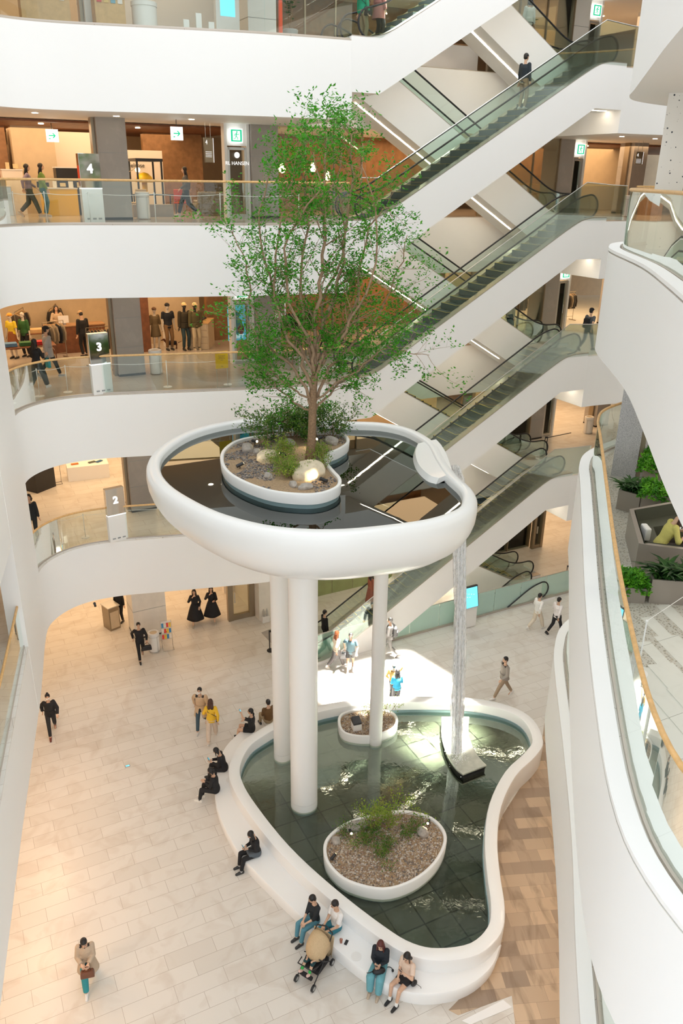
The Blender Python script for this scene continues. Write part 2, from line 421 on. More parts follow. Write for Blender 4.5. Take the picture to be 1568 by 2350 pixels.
# inlay of brown veined marble along the right side of the ground floor
wf = [at(1085, 2262, 0), at(1030, 2318, 0), at(1052, 2330, 0), at(1175, 2285, 0), (4.2, 12.2), (3.3, 11.0), (10.5, 9), (12, 20), (10.6, 27), (8.6, 25.2), (7.5, 23.9), (6.9, 22.0), (5.6, 20.0), (4.7, 18.6), (4.2, 15.5), (3.6, 14.0)]
struct(MB().prism([tuple(p[:2]) for p in wf], 0.0, 0.006), 'floor', 'wood_marble')
struct(MB().prism([tuple(at(x, y, 0)[:2]) for x, y in ((1060, 2343), (1080, 2352), (1176, 2312), (1155, 2295))], 0.006, 0.009), 'floor', 'plaster')
# solid strip of wall at the left
struct(MB().wallpath(offset(LP, .008)[iLe:iLb+1], F2-FH-.004, 32, -.45), 'wall_left', 'plaster', 40)
# enclosing walls
struct(MB().box((-24.2, 25, 15), (.4, 46, 32)), 'wall_left', 'plaster_warm'); struct(MB().box((24.2, 28, 15), (.4, 52, 32)), 'wall_right', 'plaster_warm')
struct(MB().wallpath([SW(-32, 15.5), SW(32, 15.5)], -.2, 32, .4), 'wall_back', 'beige_panel')
# ground-floor walls set back under the galleries
gl_ = offset(LP[iLe-6:], 1.3)
gl_ = offset(LP[iLb-6:], -1.6)
struct(MB().wallpath(gl_, 0, F2-FH, -.3), 'wall_left', 'plaster_warm', 40)
gr_ = offset([p for p in RP if p[1] < 21.5], 1.5)
struct(MB().wallpath(gr_, 0, F2-FH, .3), 'wall_right', 'plaster_warm', 40)
# inner walls of the side galleries on the left
for F in (F2, F3, F4, F5):
    struct(MB().wallpath([(-12.6, 22.5), (-10.6, 12), (-8.6, 4)], F, F+3.1, -.2), 'wall_left', 'plaster_warm')
# structural pillars, the same plan on every floor
def pillar(s0, s1, w0, w1, F, mat, label, z1=None, group=None, rails=True):
    L = SW(s0, w0, F); H = (z1 or F+3.1)-F
    t = thing('pillar', label, 'pillar', L, UA, group)
    MB().box(((s1-s0)/2, (w1-w0)/2, H/2), (s1-s0, w1-w0, H)).build('shaft', mat, t)
    j = MB()
    for k in range(1, 3): j.box(((s1-s0)/2, -.003, H*k/3), (s1-s0, .01, .014)).box((-.003, (w1-w0)/2, H*k/3), (.01, w1-w0, .014))
    j.build('joint', 'grey_paint', t)
    MB().box(((s1-s0)/2, (w1-w0)/2, .04), (s1-s0+.01, w1-w0+.01, .08)).build('base_strip', 'black_metal', t)
    if rails: MB().box((-.06, .35, H/2), (.1, .3, H)).build('corner_duct', 'bronze', t)
    return t
for F, nm in ((F2, 'second'), (F3, 'third'), (F4, 'fourth'), (F5, 'fifth')):
    gm = 'granite_pillar' if F != F5 else 'white_paint'
    pillar(-7.1, -6.15, 4.1, 5.2, F, gm, 'square stone pillar by the numbered kiosk, %s floor' % nm)
    if F > F2: pillar(-1.7, -.68, 4.3, 5.3, F, gm, 'stone pillar right of the emergency door on the %s floor' % nm, rails=False)
    pillar(12.9, 13.8, 4.9, 5.9, F, gm, 'grey pillar beside the escalator landing door, %s floor' % nm, rails=False)
    pillar(17.7, 18.6, 5.2, 6.1, F, gm, 'grey pillar right of the landing, %s floor' % nm)
pillar(-7.26, -5.86, 5.1, 6.2, F1, 'marble_wall', 'pale marble pillar behind the litter bin on the ground floor', z1=4.0, rails=False)
MB().prism([SW(-1.95, 4.25), SW(-.2, 4.25), SW(-.2, 8), SW(-1.95, 8)], 0, 4.0).build('wall_back', 'marble_wall', kind='structure')
# door recesses with an illuminated exit sign
def exit_sign(p, rz, parent=None, label='green running-man exit sign above the door'):
    t = thing('exit_sign', label, 'sign', p, rz)
    cs = MB().box((0, 0, 0), (.46, .06, .46)).build('case', 'sign_white', t)
    g = MB(); g.box((-.17, -.034, 0), (.06, .01, .38)); g.box((.17, -.034, 0), (.06, .01, .38)); g.box((0, -.034, .17), (.4, .01, .04)); g.box((0, -.034, -.17), (.4, .01, .04)); g.build('border', 'sign_green', t)
    f = MB(); f.ell((.02, -.036, .115), (.028, .008, .028)); f.capsule((0, -.036, .07), (-.015, -.036, -.02), .022, .02, 6)
    for a, b in (((0, .06), (.06, .03)), ((.06, .03), (.09, .06)), ((0, .06), (-.06, .04)), ((-.06, .04), (-.07, -.01)), ((-.015, -.02), (.04, -.06)), ((.04, -.06), (.03, -.13)), ((-.015, -.02), (-.04, -.08)), ((-.04, -.08), (-.1, -.11))):
        f.capsule((a[0], -.036, a[1]), (b[0], -.036, b[1]), .013, .011, 6)
    f.build('running_figure', 'sign_green', cs)
    return t
def arrow_sign(p, rz, label):
    t = thing('arrow_sign', label, 'sign', p, rz)
    MB().box((0, 0, 0), (.4, .06, .4)).build('case', 'sign_white', t)
    g = MB(); g.box((-.02, -.034, 0), (.2, .01, .035)); g.box((.055, -.034, .035), (.12, .01, .035), ry=PI/4); g.box((.055, -.034, -.035), (.12, .01, .035), ry=-PI/4); g.box((-.1, -.034, -.1), (.06, .01, .03)); g.build('arrow', 'sign_green', t)
    MB().tube([(0, 0, .2), (0, 0, .42)], .012, 6).build('hanger', 'black_metal', t)
    return t
def doorway(s0, s1, w, F, label, H=2.35, sign=True, slabel=''):
    t = thing('door', label, 'door', SW(s0, w, F), UA)
    W = s1-s0
    f = MB(); f.box((.05, 0, 1.55), (.1, .3, 3.1)); f.box((W-.05, 0, 1.55), (.1, .3, 3.1)); f.box((W/2, .02, H+.4), (W-.2, .22, 3.1-H-.05+.0))
    f.build('surround', 'white_paint', t)
    g = MB()
    for x in (.15, W-.15): g.box((x, -.06, H/2), (.09, .12, H))
    g.box((W/2, -.06, H-.04), (W-.3, .12, .09)); g.box((W/2, -.06, .07), (W-.3, .1, .14)); g.build('frame', 'steel', t)
    MB().box((W/2, -.05, H/2), (W-.38, .02, H-.2)).build('pane', 'shop_glass', t)
    MB().tube([(W-.28, -.12, .85), (W-.28, -.12, 1.25)], .018, 6).build('handle', 'steel', t)
    if sign: exit_sign(SW(s0+W*.45, w-.22, F+2.72), UA, label=slabel)
    return t
for F, nm in ((F3, 'third'), (F4, 'fourth')):
    doorway(-2.66, -1.72, 4.6, F, 'glass emergency door in a steel frame, left side of the %s floor' % nm, slabel='green exit sign left of the tree on the %s floor' % nm)
for F, nm in ((F2, 'second'), (F3, 'third'), (F4, 'fourth'), (F5, 'fifth')):
    doorway(13.85, 14.65, 5.2, F, 'narrow glass door beside the escalator landing, %s floor' % nm, slabel='green exit sign above the landing door on the %s floor' % nm, sign=(F > F2))
# ground-floor glass door with a bronze frame
t = thing('glass_door', 'glass door in a wide bronze frame on the ground floor', 'door', SW(-3.2, 4.86, 0), UA)
g = MB()
for x in (.12, 1.12): g.box((x, 0, 2), (.24, .2, 4))
g.box((.62, 0, .12), (.9, .16, .24)); g.box((.62, 0, 2.9), (.9, .16, .2)); g.build('frame', 'bronze', t)
MB().box((.62, 0, 1.5), (.8, .03, 2.8)).build('pane', 'shop_glass', t)
MB().tube([(.3, -.12, .9), (.3, -.12, 1.4)], .03, 8).build('handle', 'steel', t)
t = thing('glass_door', 'dark-framed glass door behind the lower escalator landing, ground floor', 'door', SW(14.0, 4.9, 0), UA)
g = MB()
for x in (0, .55): g.box((x, 0, 1.9), (.16, .2, 3.8))
g.box((.28, 0, .1), (.5, .16, .2)); g.build('frame', 'bronze', t); MB().box((.28, 0, 1.9), (.42, .03, 3.6)).build('pane', 'shop_glass', t)
MB().tube([(.14, -.12, .9), (.14, -.12, 1.3)], .03, 8).build('handle', 'steel', t)
# shop fronts behind the escalators
def shopfront(s0, s1, w, F, mat, label, H=3.1, n=3, tk=.05):
    t = thing('storefront', label, 'shop front', SW(s0, w, F), UA)
    W = s1-s0
    for k in range(n): MB().box((W*(k+.5)/n, 0, H/2), (W/n-.03, tk, H)).build('pane', mat, t)
    m = MB()
    for k in range(n+1): m.box((W*k/n, 0, H/2), (.05, .09, H))
    m.build('mullion', 'bronze', t); return t
for F, nm in ((F2, 'second'), (F3, 'third'), (F4, 'fourth'), (F5, 'fifth')):
    shopfront(8.6, 12.8, 4.75, F, 'shop_glass', 'tall glass shop front behind the escalators, %s floor' % nm)
    shopfront(-.6, 3.0, 4.75, F, 'shop_glass', 'glass shop front behind the upper escalator ends, %s floor' % nm)
shopfront(-.1, 5.4, 5.2, F1, 'green_panel', 'olive green panelled shop front behind the escalator foot', H=3.9, n=5, tk=.12)
shopfront(8.2, 14.0, 5.2, F1, 'shop_glass', 'glass shop front behind the lower escalator landing, ground floor', H=3.9, n=4)
# interior partitions and warm walls
def wallbox(s, w, F, sx, sy, H, mat, name='wall_back', z=0): return struct(MB().box((0, 0, H/2), (sx, sy, H)), name, mat, loc=None).__setattr__('location', SW(s, w, F+z))
def wb(s, w, F, sx, sy, H, mat, z=0):
    o = struct(MB().box((0, 0, H/2), (sx, sy, H)), 'wall_back', mat); o.location = SW(s, w, F+z); o.rotation_euler = (0, 0, UA); return o
# ceilings of dark timber over the shops
for F, nm in ((F3, 'third'), (F4, 'fourth')):
    c = MB()
    for a, b in ((-30, -.5), (12.5, 30)):
        for k in range(26): c.box(((a+b)/2, 6.4+k*.34, -.04), (b-a, .26, .06))
    if F == F4:
        o = struct(c, 'ceiling', 'wood_dark'); o.location = (A0.x, A0.y, F+3.08); o.rotation_euler = (0, 0, UA)
for s, w, F, sx, sy, H, mat in ((-14, 10.5, F4, 6, .3, 3, 'wood_brown'), (-8, 11, F4, 3.2, .3, 2.4, 'beige_panel'), (-4.8, 9.5, F4, 2.6, .25, 2.3, 'plaster_warm'), (-11.6, 10.6, F4, 1.6, .3, 3.0, 'plaster_warm'), (-9.6, 10.3, F4, .8, .8, 3.1, 'wood_brown'),
        (-8.3, 10.1, F4, 1.5, 1.3, 3.1, 'beige_panel'), (-2.6, 11, F4, 2.5, .3, 3.0, 'wood_brown'), (16, 11, F4, 5, .3, 3.1, 'wood_brown'), (19.5, 9, F4, 3, .3, 3.1, 'beige_panel'), (16.2, 8.6, F4, .9, .9, 3.1, 'wood_brown'), (5.5, 10, F4, 9, .3, 3.1, 'wood_brown'),
        (-9, 13, F3, 7, .3, 3.1, 'beige_panel'), (-4.0, 9.8, F3, 3.6, .2, 3.0, 'beige_panel'), (-5.3, 8.2, F3, .9, .25, 3.0, 'wood_dark'), (-1.2, 9.5, F3, 1.6, .3, 3.1, 'wood_brown'), (17, 11.5, F3, 6, .3, 3.1, 'beige_panel'), (5.5, 10, F3, 9, .3, 3.1, 'wood_brown'), (12, 9, F3, 3.5, .3, 3.1, 'beige_panel'),
        (-10, 13, F2, 10, .3, 3.1, 'plaster_warm'), (17, 11, F2, 6, .3, 3.1, 'beige_panel'), (5.5, 9, F2, 9, .3, 3.1, 'beige_panel'), (-10, 9, F5, 9, .3, 3.1, 'beige_panel'), (-3.6, 7, F5, 4.2, .2, 3.1, 'plaster'), (5, 11, F5, 12, .3, 3.1, 'wood_brown'), (17, 11, F5, 6, .3, 3.1, 'beige_panel'),
        (-9, 13, F1, 14, .3, 4.0, 'plaster_warm'), (3, 7.5, F1, 11, .3, 3.9, 'plaster_warm'), (17, 13, F1, 9, .3, 4.0, 'plaster_warm')):
    wb(s, w, F, sx, sy, H, mat)
for s, w, F, sx, sy, z in ((-10.5, 10.4, F4, 1.2, .1, 1.3), (-6.8, 10.4, F4, 1.6, .1, 1.5), (-12.9, 9, F4, 1.6, .1, 1.2)):
    o = struct(MB().box((0, 0, .7), (sx, sy, 1.4)), 'wall_back', 'plaster_warm'); o.location = SW(s, w, F+z); o.rotation_euler = (0, 0, UA)

# warm lamps of the floors
WARM = (1.0, .64, .34)
def fl_lamp(s, w, F, sx, sy, e, col=WARM, H=3.0): area('ceiling_lamp', SW(s, w, F+H), (sx, sy), e, col, (0, 0, UA))
for F, H, k in ((F1, 3.85, .95), (F2, 2.95, 1.0), (F3, 2.95, 1.35), (F4, 2.95, 1.7), (F5, 2.95, .8)):
    fl_lamp(-7.5, 8.6, F, 10, 6, 200*k, H=H); fl_lamp(16.5, 8.0, F, 7, 6, 170*k, H=H); fl_lamp(5.5, 7.5, F, 9, 4, 90*k, H=H)
    area('ceiling_lamp', (-15, 18, F+H), (6, 14), 100*k, WARM); area('ceiling_lamp', (10.5, 14, F+H), (5, 11), 190, (1, .88, .76))
# warm lamps under the edges of the galleries
for x, y in ((-8.6, 20), (-7.9, 17), (-7.1, 14.2), (-6.4, 11.4)): area('ceiling_lamp', (x-.9, y, 3.95), (.5, .5), 26, (1, .6, .32))
for x, y in ((6.2, 17.5), (5.6, 15.2), (5.1, 12.6), (7.2, 20.5)): area('ceiling_lamp', (x, y, 3.95), (.5, .5), 9, (1, .72, .5))
def downlights():
    k = 0
    for F in (F2, F3, F4, F5):
        zc = F+3.1 if F != F1 else 4.0
        for s, w in ((-9, 3.5), (-6.6, 3.3), (-4.2, 3.2), (13.2, 1.6), (15.5, 2), (-8.3, 7.2), (-4.9, 7.4), (14.4, 7.5), (16.9, 7.5)):
            if w > 7 and F == F4: zz = F+2.98
            else: zz = zc-.012
            o = thing_disc(SW(s, w, zz), 'small round downlight in the ceiling of the gallery', 'ceiling downlights')
disc_src = []
def thing_disc(p, label, group):
    if not disc_src:
        o = MB().lathe([(.0, 0), (.09, 0), (.09, .02), (.0, .02)], n=14).build('ceiling_light', 'downlight'); disc_src.append(o)
    else: o = disc_src[0].copy(); COL.objects.link(o)
    o.location = p; tag(o, label, 'ceiling light', group); return o
downlights()

# ------------------------------------------------------------------ balustrades along the galleries
def balustrade(path, F, label, seg=7, inset=.12, side=1, H=1.22, rim=True, post=False, g='rail_glass'):
    L = Vector((path[0][0], path[0][1], F)); t = thing('glass_balustrade', label, 'railing', L)
    p = offset(path, inset*side); n = len(p)
    for i in range(0, n-1, seg):
        q = p[i:min(i+seg, n-1)+1]
        if len(q) < 2: continue
        MB().wallpath(q, F+.0, F+H, .018).build('glass_panel', g, t, 40, world=True)
    MB().tube([(x, y, F+H+.03) for x, y in p], .035, 8).build('handrail', 'wood_rail', t, True, world=True)
    MB().wallpath(offset(p, -.02), F, F+.05, .05).build('base_channel', 'skirt_steel', t, world=True)
    return t
for F, nm in ((F2, 'second'), (F3, 'third'), (F4, 'fourth'), (F5, 'fifth')):
    balustrade(LP[:iLe+1], F, 'curved glass balustrade with wooden handrail across the back of the %s floor' % nm, side=-1)
    balustrade(LP[iLb:], F, 'glass balustrade with wooden handrail along the left side of the %s floor' % nm, side=-1)
    e = [p for p in RP if p[0] > 11.35 and p[1] > 22.3]
    balustrade(e, F, 'glass balustrade right of the escalator landing on the %s floor' % nm, side=1)
i0 = next(i for i, p in enumerate(RP) if p[1] < 22.4 and p[0] < 9.2)
for F, nm in ((F2, 'second'), (F3, 'third'), (F4, 'fourth'), (F5, 'fifth')):
    balustrade(rp_for(F)[i0:], F, 'curved glass balustrade with wooden handrail on the right-hand %s floor terrace' % nm, side=1, inset=.3)
    struct(MB().wallpath(rp_for(F)[i0:], F-.02, F+.06, .24), 'trim_right', 'plaster', 40)

# ================================================================== escalators
def esc_profile(a, b, h):
    def raw(s): return 0.0 if s < a else (h if s > b else h*(s-a)/(b-a))
    def z(s): return sum(raw(s+d*.09) for d in range(-6, 7))/13
    return raw, z
def escalator(F, h, s_lo, s_hi, a, b, w0, label, mirror=False, guard=True, group=None):
    """one escalator between two floors: local x runs along the flight, y across it"""
    t = thing('escalator', label, 'escalator', SW(0, w0, F), UA, group)
    fx = (lambda s: s)
    W = 1.6
    raw, z = esc_profile(a, b, h)
    def rr(s): # bottom line
        a2, b2 = (a+.05, b-.1) if not mirror else (a+.05, b-.1)
        return raw(s)
    S = [s_lo, a-.7, a-.5, a-.3, a-.1, a+.1, a+.3, a+.5, a+.7]+[a+.7+(b-a-1.4)*k/6 for k in range(1, 6)]+[b-.7, b-.5, b-.3, b-.1, b+.1, b+.3, b+.5, b+.7, s_hi]
    if S[1] <= s_lo: S = [s_lo]+[x for x in S[1:] if x > s_lo+.05]
    S = [x for x in S if x <= s_hi]
    sg = -1 if mirror else 1
    X = (lambda s: (LEN-s) if mirror else s)
    # cladding: white sides, ends and underside
    m = MB(); vs = []; fs = []
    bot = lambda s: (0 if s < a+.0 else (h if s > b-.12 else h*(s-a)/(b-.12-a)))-1.42
    for s in sorted(set(S+[a, b-.12])):
        zt = z(s)+.1; vs += [(X(s), 0, bot(s)), (X(s), 0, zt), (X(s), W, zt), (X(s), W, bot(s))]
    n = len(vs)//4
    for i in range(n-1):
        o = i*4
        fs += [(o, o+1, o+5, o+4), (o+2, o+3, o+7, o+6), (o+3, o, o+4, o+7)]
    fs += [(3, 2, 1, 0), (4*n-4, 4*n-3, 4*n-2, 4*n-1)]
    if mirror: fs = [tuple(reversed(f)) for f in fs]
    m.add(vs, [tuple(reversed(f)) for f in fs]); m.build('truss_cladding', 'plaster', t)
    # decks and skirts
    d = MB()
    for w1, w2 in ((0.0, .3), (1.3, 1.6)):
        for i in range(len(S)-1):
            p, q = S[i], S[i+1]; zp, zq = z(p)+.1, z(q)+.1
            d.add([(X(p), w1, zp), (X(q), w1, zq), (X(q), w2, zq), (X(p), w2, zp), (X(p), w1, zp+.03), (X(q), w1, zq+.03), (X(q), w2, zq+.03), (X(p), w2, zp+.03)],
                  [(0, 1, 2, 3), (4, 7, 6, 5), (0, 4, 5, 1), (2, 6, 7, 3)])
            wi = w2 if w1 == 0 else w1
            d.add([(X(p), wi, zp-.35), (X(q), wi, zq-.35), (X(q), wi, zq), (X(p), wi, zp)], [(0, 1, 2, 3)])
    d.build('deck', 'skirt_steel', t)
    # landing plates
    MB().box((X((s_lo+a-.2)/2), .8, .0), (abs(a-.2-s_lo), 1.0, .03)).build('landing_plate', 'steel', t); MB().box((X((s_hi+b+.2)/2), .8, h), (abs(s_hi-b-.2), 1.0, .03)).build('landing_plate', 'steel', t)
    # steps
    st0 = None; run = .4; ns = int((b-a+.6)/run)
    for k in range(ns):
        s = a-.3+run*(k+.5); zz = min(max(raw(s+.2), 0), h)
        if st0 is None:
            sm = MB(); sm.box((0, .8, -.11), (run, .98, .22)); sm.cur = 1
            sm.box((-sg*run*.5+sg*.02, .8, .004), (.035, .98, .006)); sm.box((0, .335, .004), (run, .04, .006)); sm.box((0, 1.265, .004), (run, .04, .006))
            st0 = sm.build('step', ['step_metal', 'step_yellow'], t); q = st0
        else:
            q = st0.copy(); COL.objects.link(q)
        q.location = (X(s), 0, zz)
    # balustrades with black handrails
    SB = [s for s in S if s_lo+.75 <= s <= s_hi-.75]; SB = [s_lo+.75]+SB+[s_hi-.75]; SB = sorted(set(SB))
    for w in (.2, 1.4):
        g = MB(); vs = []; fs = []
        for s in SB: vs += [(X(s), w-.006, z(s)+.12), (X(s), w-.006, z(s)+.93), (X(s), w+.006, z(s)+.93), (X(s), w+.006, z(s)+.12)]
        for i in range(len(SB)-1):
            for j in range(4): k = (j+1) % 4; fs.append((i*4+j, i*4+k, i*4+4+k, i*4+4+j))
        g.add(vs, fs)
        for se, dr, zb in ((s_lo+.75, -1, 0), (s_hi-.75, 1, h)):
            fan = [(X(se), zb+.12), (X(se+dr*.1), zb+.13)]+[(X(se+dr*.42*math.cos(th)), zb+.52+.41*math.sin(th)) for th in [(-75+165*k/8)*PI/180 for k in range(9)]]
            g.add([(x, w-.006, y) for x, y in fan]+[(x, w+.006, y) for x, y in fan], [tuple(range(len(fan))), tuple(range(2*len(fan)-1, len(fan)-1, -1))])
        bg = g.build('balustrade_glass', 'green_glass', t)
        e1 = [(s_lo+.75-.42*math.cos(th), .52+.42*math.sin(th)) for th in [(-70+160*k/8)*PI/180 for k in range(9)]]
        e2 = [(s_hi-.75+.42*math.cos(th), h+.52+.42*math.sin(th)) for th in [(90-160*k/8)*PI/180 for k in range(9)]]
        line = e1+[(s, z(s)+.94) for s in SB[1:-1]]+e2
        line = [(line[0][0]+.35, line[0][1]-.02)]+line+[(line[-1][0]-.35, line[-1][1]-.02)]
        MB().tube([(X(s), w, zz) for s, zz in line], .032, 6).build('handrail', 'black_rubber', bg, True)
    lt = MB()
    # light strip under the sloping underside
    def strip(sa, sb):
        za, zb = bot(sa)-.012, bot(sb)-.012
        lt.add([(X(sa), .62, za), (X(sb), .62, zb), (X(sb), .72, zb), (X(sa), .72, za)], [(0, 1, 2, 3)] if mirror else [(3, 2, 1, 0)])
    strip(a+1.7 if mirror else a+.05, b-.2); strip(b+.0, s_hi-.1); lt.build('light_strip', 'strip_light', t)
    if guard:
        ge = s_hi+.9
        G = [s for s in S if s >= a-.2]; k = b+.1
        line = [(s, raw(s)+.12, raw(s)+1.42) for s in (a-.6, a, a+1.5, a+3, a+4.5, a+6, a+7.5, b-1.0)]+[(b-.05, h+.02, h+1.38), (s_hi, h+.02, h+1.3), (ge, h+.02, h+1.27)]
        for i in range(len(line)-1):
            p, q = line[i], line[i+1]
            MB().add([(p[0], -.01, p[1]), (q[0], -.01, q[1]), (q[0], -.01, q[2]), (p[0], -.01, p[2]), (p[0], .008, p[1]), (q[0], .008, q[1]), (q[0], .008, q[2]), (p[0], .008, p[2])],
                     [(0, 1, 2, 3), (7, 6, 5, 4), (3, 2, 6, 7)]).build('guard_glass', 'rail_glass', t)
        MB().tube([(p[0], 0, p[2]) for p in line], .016, 6).build('guard_rail', 'steel', t)
    return t
AL = {F1: -.54}
names = {F1: 'first', F2: 'second', F3: 'third', F4: 'fourth', F5: 'fifth'}
for F, G in zip(FL[:-1], FL[1:]):
    h = G-F; run = h*9.2/5.3; a = 10.2-run
    escalator(F, h, a-1.05, LEN, a, 10.2, 0.0, 'front escalator rising to the right from the %s floor' % names[F])
    # rear flights climb to the left: mirrored frame, x measured from the other end
    a2 = LEN-10.6; b2 = a2+run
    e = escalator(F, h, a2-1.6, b2+1.1, a2, b2, 2.1, 'rear escalator rising to the left from the %s floor' % names[F], mirror=True, guard=False)
escalator(-5.3, 5.3, -.1, LEN, 1.0, 10.2, .05, 'escalator sinking below the ground floor behind the frosted glass guard', guard=False)
# glass guard round the escalator pit
t = thing('glass_guard', 'long frosted teal glass guard around the escalator pit on the ground floor', 'railing', SW(-1.1, .28, 0), UA)
for k in range(9):
    MB().box((.74+k*1.5, 0, .62), (1.47, .02, 1.14)).build('glass_panel', 'frost_glass', t)
MB().tube([(0, 0, 1.2), (13.6, 0, 1.2)], .018, 6).build('top_rail', 'steel', t); MB().box((6.8, -.02, .04), (13.6, .14, .08)).build('base', 'skirt_steel', t)
MB().box((0, .0, .6), (.04, .04, 1.2)).build('end_post', 'steel', t)
# kinked slab edge where the flights meet the right gallery
# ================================================================== pond
def closed(P, k=4): return spline([tuple(p) for p in P], k, True)
def ccw(P):
    a = sum(P[i-1][0]*P[i][1]-P[i][0]*P[i-1][1] for i in range(len(P)))
    return P if a > 0 else P[::-1]
rim = ccw(closed([at(x, y, .85)[:2] for x, y in ((640, 1650), (735, 1617), (850, 1600), (960, 1596), (1080, 1600), (1170, 1618), (1225, 1650), (1248, 1700), (1230, 1735), (1185, 1780), (1152, 1850), (1143, 1930), (1150, 2010), (1160, 2080), (1152, 2140), (1100, 2190), (1010, 2205), (935, 2190), (860, 2145), (740, 2050), (640, 1955), (565, 1860), (530, 1800), (525, 1755), (550, 1706), (590, 1676))]))
NR = len(rim)
wat = offc(rim, .36)
pond_c = Vector((1.5, 19.5, 0))
t = thing('water_basin', 'large white curving pond wall with dark water and a seat ledge', 'pond', (rim[0][0], rim[0][1], 0))
def band(prof, paths, name, mat, parent, smooth=40):
    """sweep a section: list of (offset inward, z) round the closed path"""
    rs = []
    for d, z in prof:
        p = offc(paths, d); rs.append([(x, y, z) for x, y in p])
    m = MB(); n = len(paths); vs = [v for r in rs for v in r]; fs = []
    for i in range(len(rs)):
        j = (i+1) % len(rs)
        for k in range(n): l = (k+1) % n; fs.append((i*n+k, i*n+l, j*n+l, j*n+k))
    m.add(vs, fs); return m.build(name, mat, parent, smooth, world=True)
band([(0.03, 0), (0.0, .78), (.02, .83), (.07, .85), (.31, .85), (.36, .83), (.38, .78), (.38, .2), (.38, 0)], rim, 'wall', 'dish_white', t)
band([(.37, .2), (.37, .5), (.40, .5), (.40, .2)], rim, 'lining', 'teal_steel', t)
MB().prism(offc(rim, .2), .2, .26).build('tiled_bed', 'pond_tiles', t, world=True)
wv = MB(); wpoly = offc(rim, .37)
wv.prism(wpoly, .395, .4); wv.build('water', 'pool_water', t, world=True)
# ledge for sitting, from the far left round to the near right
base = [at(x, y, .42)[:2] for x, y in ((560, 1668), (515, 1715), (497, 1770), (493, 1830), (505, 1880), (545, 1955), (605, 2022), (705, 2118), (795, 2200), (880, 2257), (960, 2282), (1040, 2276), (1095, 2252), (1135, 2212), (1152, 2165))]
bo = spline(base, 5)
def nearest(p): return min(range(NR), key=lambda i: (rim[i][0]-p[0])**2+(rim[i][1]-p[1])**2)
def resample(P, n):
    P = [Vector(p) for p in P]; L = [0]
    for a, b in zip(P, P[1:]): L.append(L[-1]+(b-a).length)
    out = []
    for k in range(n):
        t = L[-1]*k/(n-1); i = max(j for j in range(len(L)) if L[j] <= t+1e-9); i = min(i, len(P)-2)
        q = (t-L[i])/max(L[i+1]-L[i], 1e-9); out.append(tuple(P[i].lerp(P[i+1], q)))
    return out
ia, ib = nearest(bo[0]), nearest(bo[-1])
if ib < ia: ib += NR
bo = resample(bo, 70); bi = resample([rim[i % NR] for i in range(ia, ib+1)], 70)
m = MB(); vs = []; fs = []
for a, b in zip(bo, bi):
    v = (Vector(a)-Vector(b)); v = v.normalized() if v.length > .01 else Vector((0, -1)); b = Vector(b)-v*.05
    o2 = Vector(a)-v*.05; vs += [(o2.x, o2.y, 0), (a[0], a[1], .36), (a[0]-v.x*.03, a[1]-v.y*.03, .41), (a[0]-v.x*.08, a[1]-v.y*.08, .42), (b.x, b.y, .42), (b.x, b.y, 0)]
for i in range(len(bo)-1):
    for j in range(6): k = (j+1) % 6; fs.append((i*6+j, i*6+k, i*6+6+k, i*6+6+j))
fs.append((5, 4, 3, 2, 1, 0)); fs.append(tuple((len(bo)-1)*6+j for j in range(6)))
m.add(vs, fs).build('seat_ledge', 'dish_white', t, 40, world=True)
# charging plates let into the ledge
for x, y in ((528, 1790), (818, 2195), (912, 2235)):
    p = at(x, y, .425); MB().lathe([(.0, 0), (.13, 0), (.13, .004), (0, .004)], p, 20).build('charging_plate', 'white_paint', t, world=True)
# planters standing in the water
def planter(pts, z, label, name='planter', th=.1, lo=.2, soil='gravel', liner=True):
    P = ccw(closed([at(x, y, z)[:2] for x, y in pts])); c = sum((Vector(p) for p in P), Vector((0, 0)))/len(P)
    t = thing(name, label, 'planter', (c.x, c.y, lo))
    band([(.02, lo+.12), (0, z-.03), (.015, z-.005), (.03, z), (th-.02, z), (th, z-.02), (th, lo+.12)], P, 'rim', 'dish_white', t)
    band([(.06, lo), (.04, lo+.18), (.1, lo+.18), (.12, lo)], P, 'plinth', 'teal_steel', t)
    MB().prism(offc(P, th-.02), z-.2, z-.09).build('soil', 'soil', t, world=True)
    return t, P, c
def inside(P, x, y):
    r = False; n = len(P)
    for i in range(n):
        (x1, y1), (x2, y2) = P[i-1][:2], P[i][:2]
        if (y1 > y) != (y2 > y) and x < (x2-x1)*(y-y1)/(y2-y1)+x1: r = not r
    return r
def gravel(P, z, n, cols, label, r=(.018, .04), keep=None):
    m = MB(); bb = [min(p[0] for p in P), max(p[0] for p in P), min(p[1] for p in P), max(p[1] for p in P)]; k = 0; Q = offc(P, .14); tries = 0
    while k < n and tries < n*6:
        tries += 1; x = random.uniform(bb[0], bb[1]); y = random.uniform(bb[2], bb[3])
        if not inside(Q, x, y) or (keep and not keep(x, y)): continue
        k += 1; rr = random.uniform(*r); m.cur = random.randrange(len(cols))
        R = Euler((random.uniform(-.5, .5), random.uniform(-.5, .5), random.uniform(0, 6))).to_matrix(); c = Vector((x, y, z+rr*.3+.0))
        a, b, cc = rr*random.uniform(.8, 1.4), rr*random.uniform(.6, 1), rr*random.uniform(.5, .8)
        vs = [c+R@Vector(v) for v in ((a, 0, 0), (-a, 0, 0), (0, b, 0), (0, -b, 0), (0, 0, cc), (0, 0, -cc))]
        m.add(vs, [(0, 2, 4), (2, 1, 4), (1, 3, 4), (3, 0, 4), (2, 0, 5), (1, 2, 5), (3, 1, 5), (0, 3, 5)])
    o = m.build('gravel', cols, kind='stuff'); tag(o, label, 'gravel'); return o
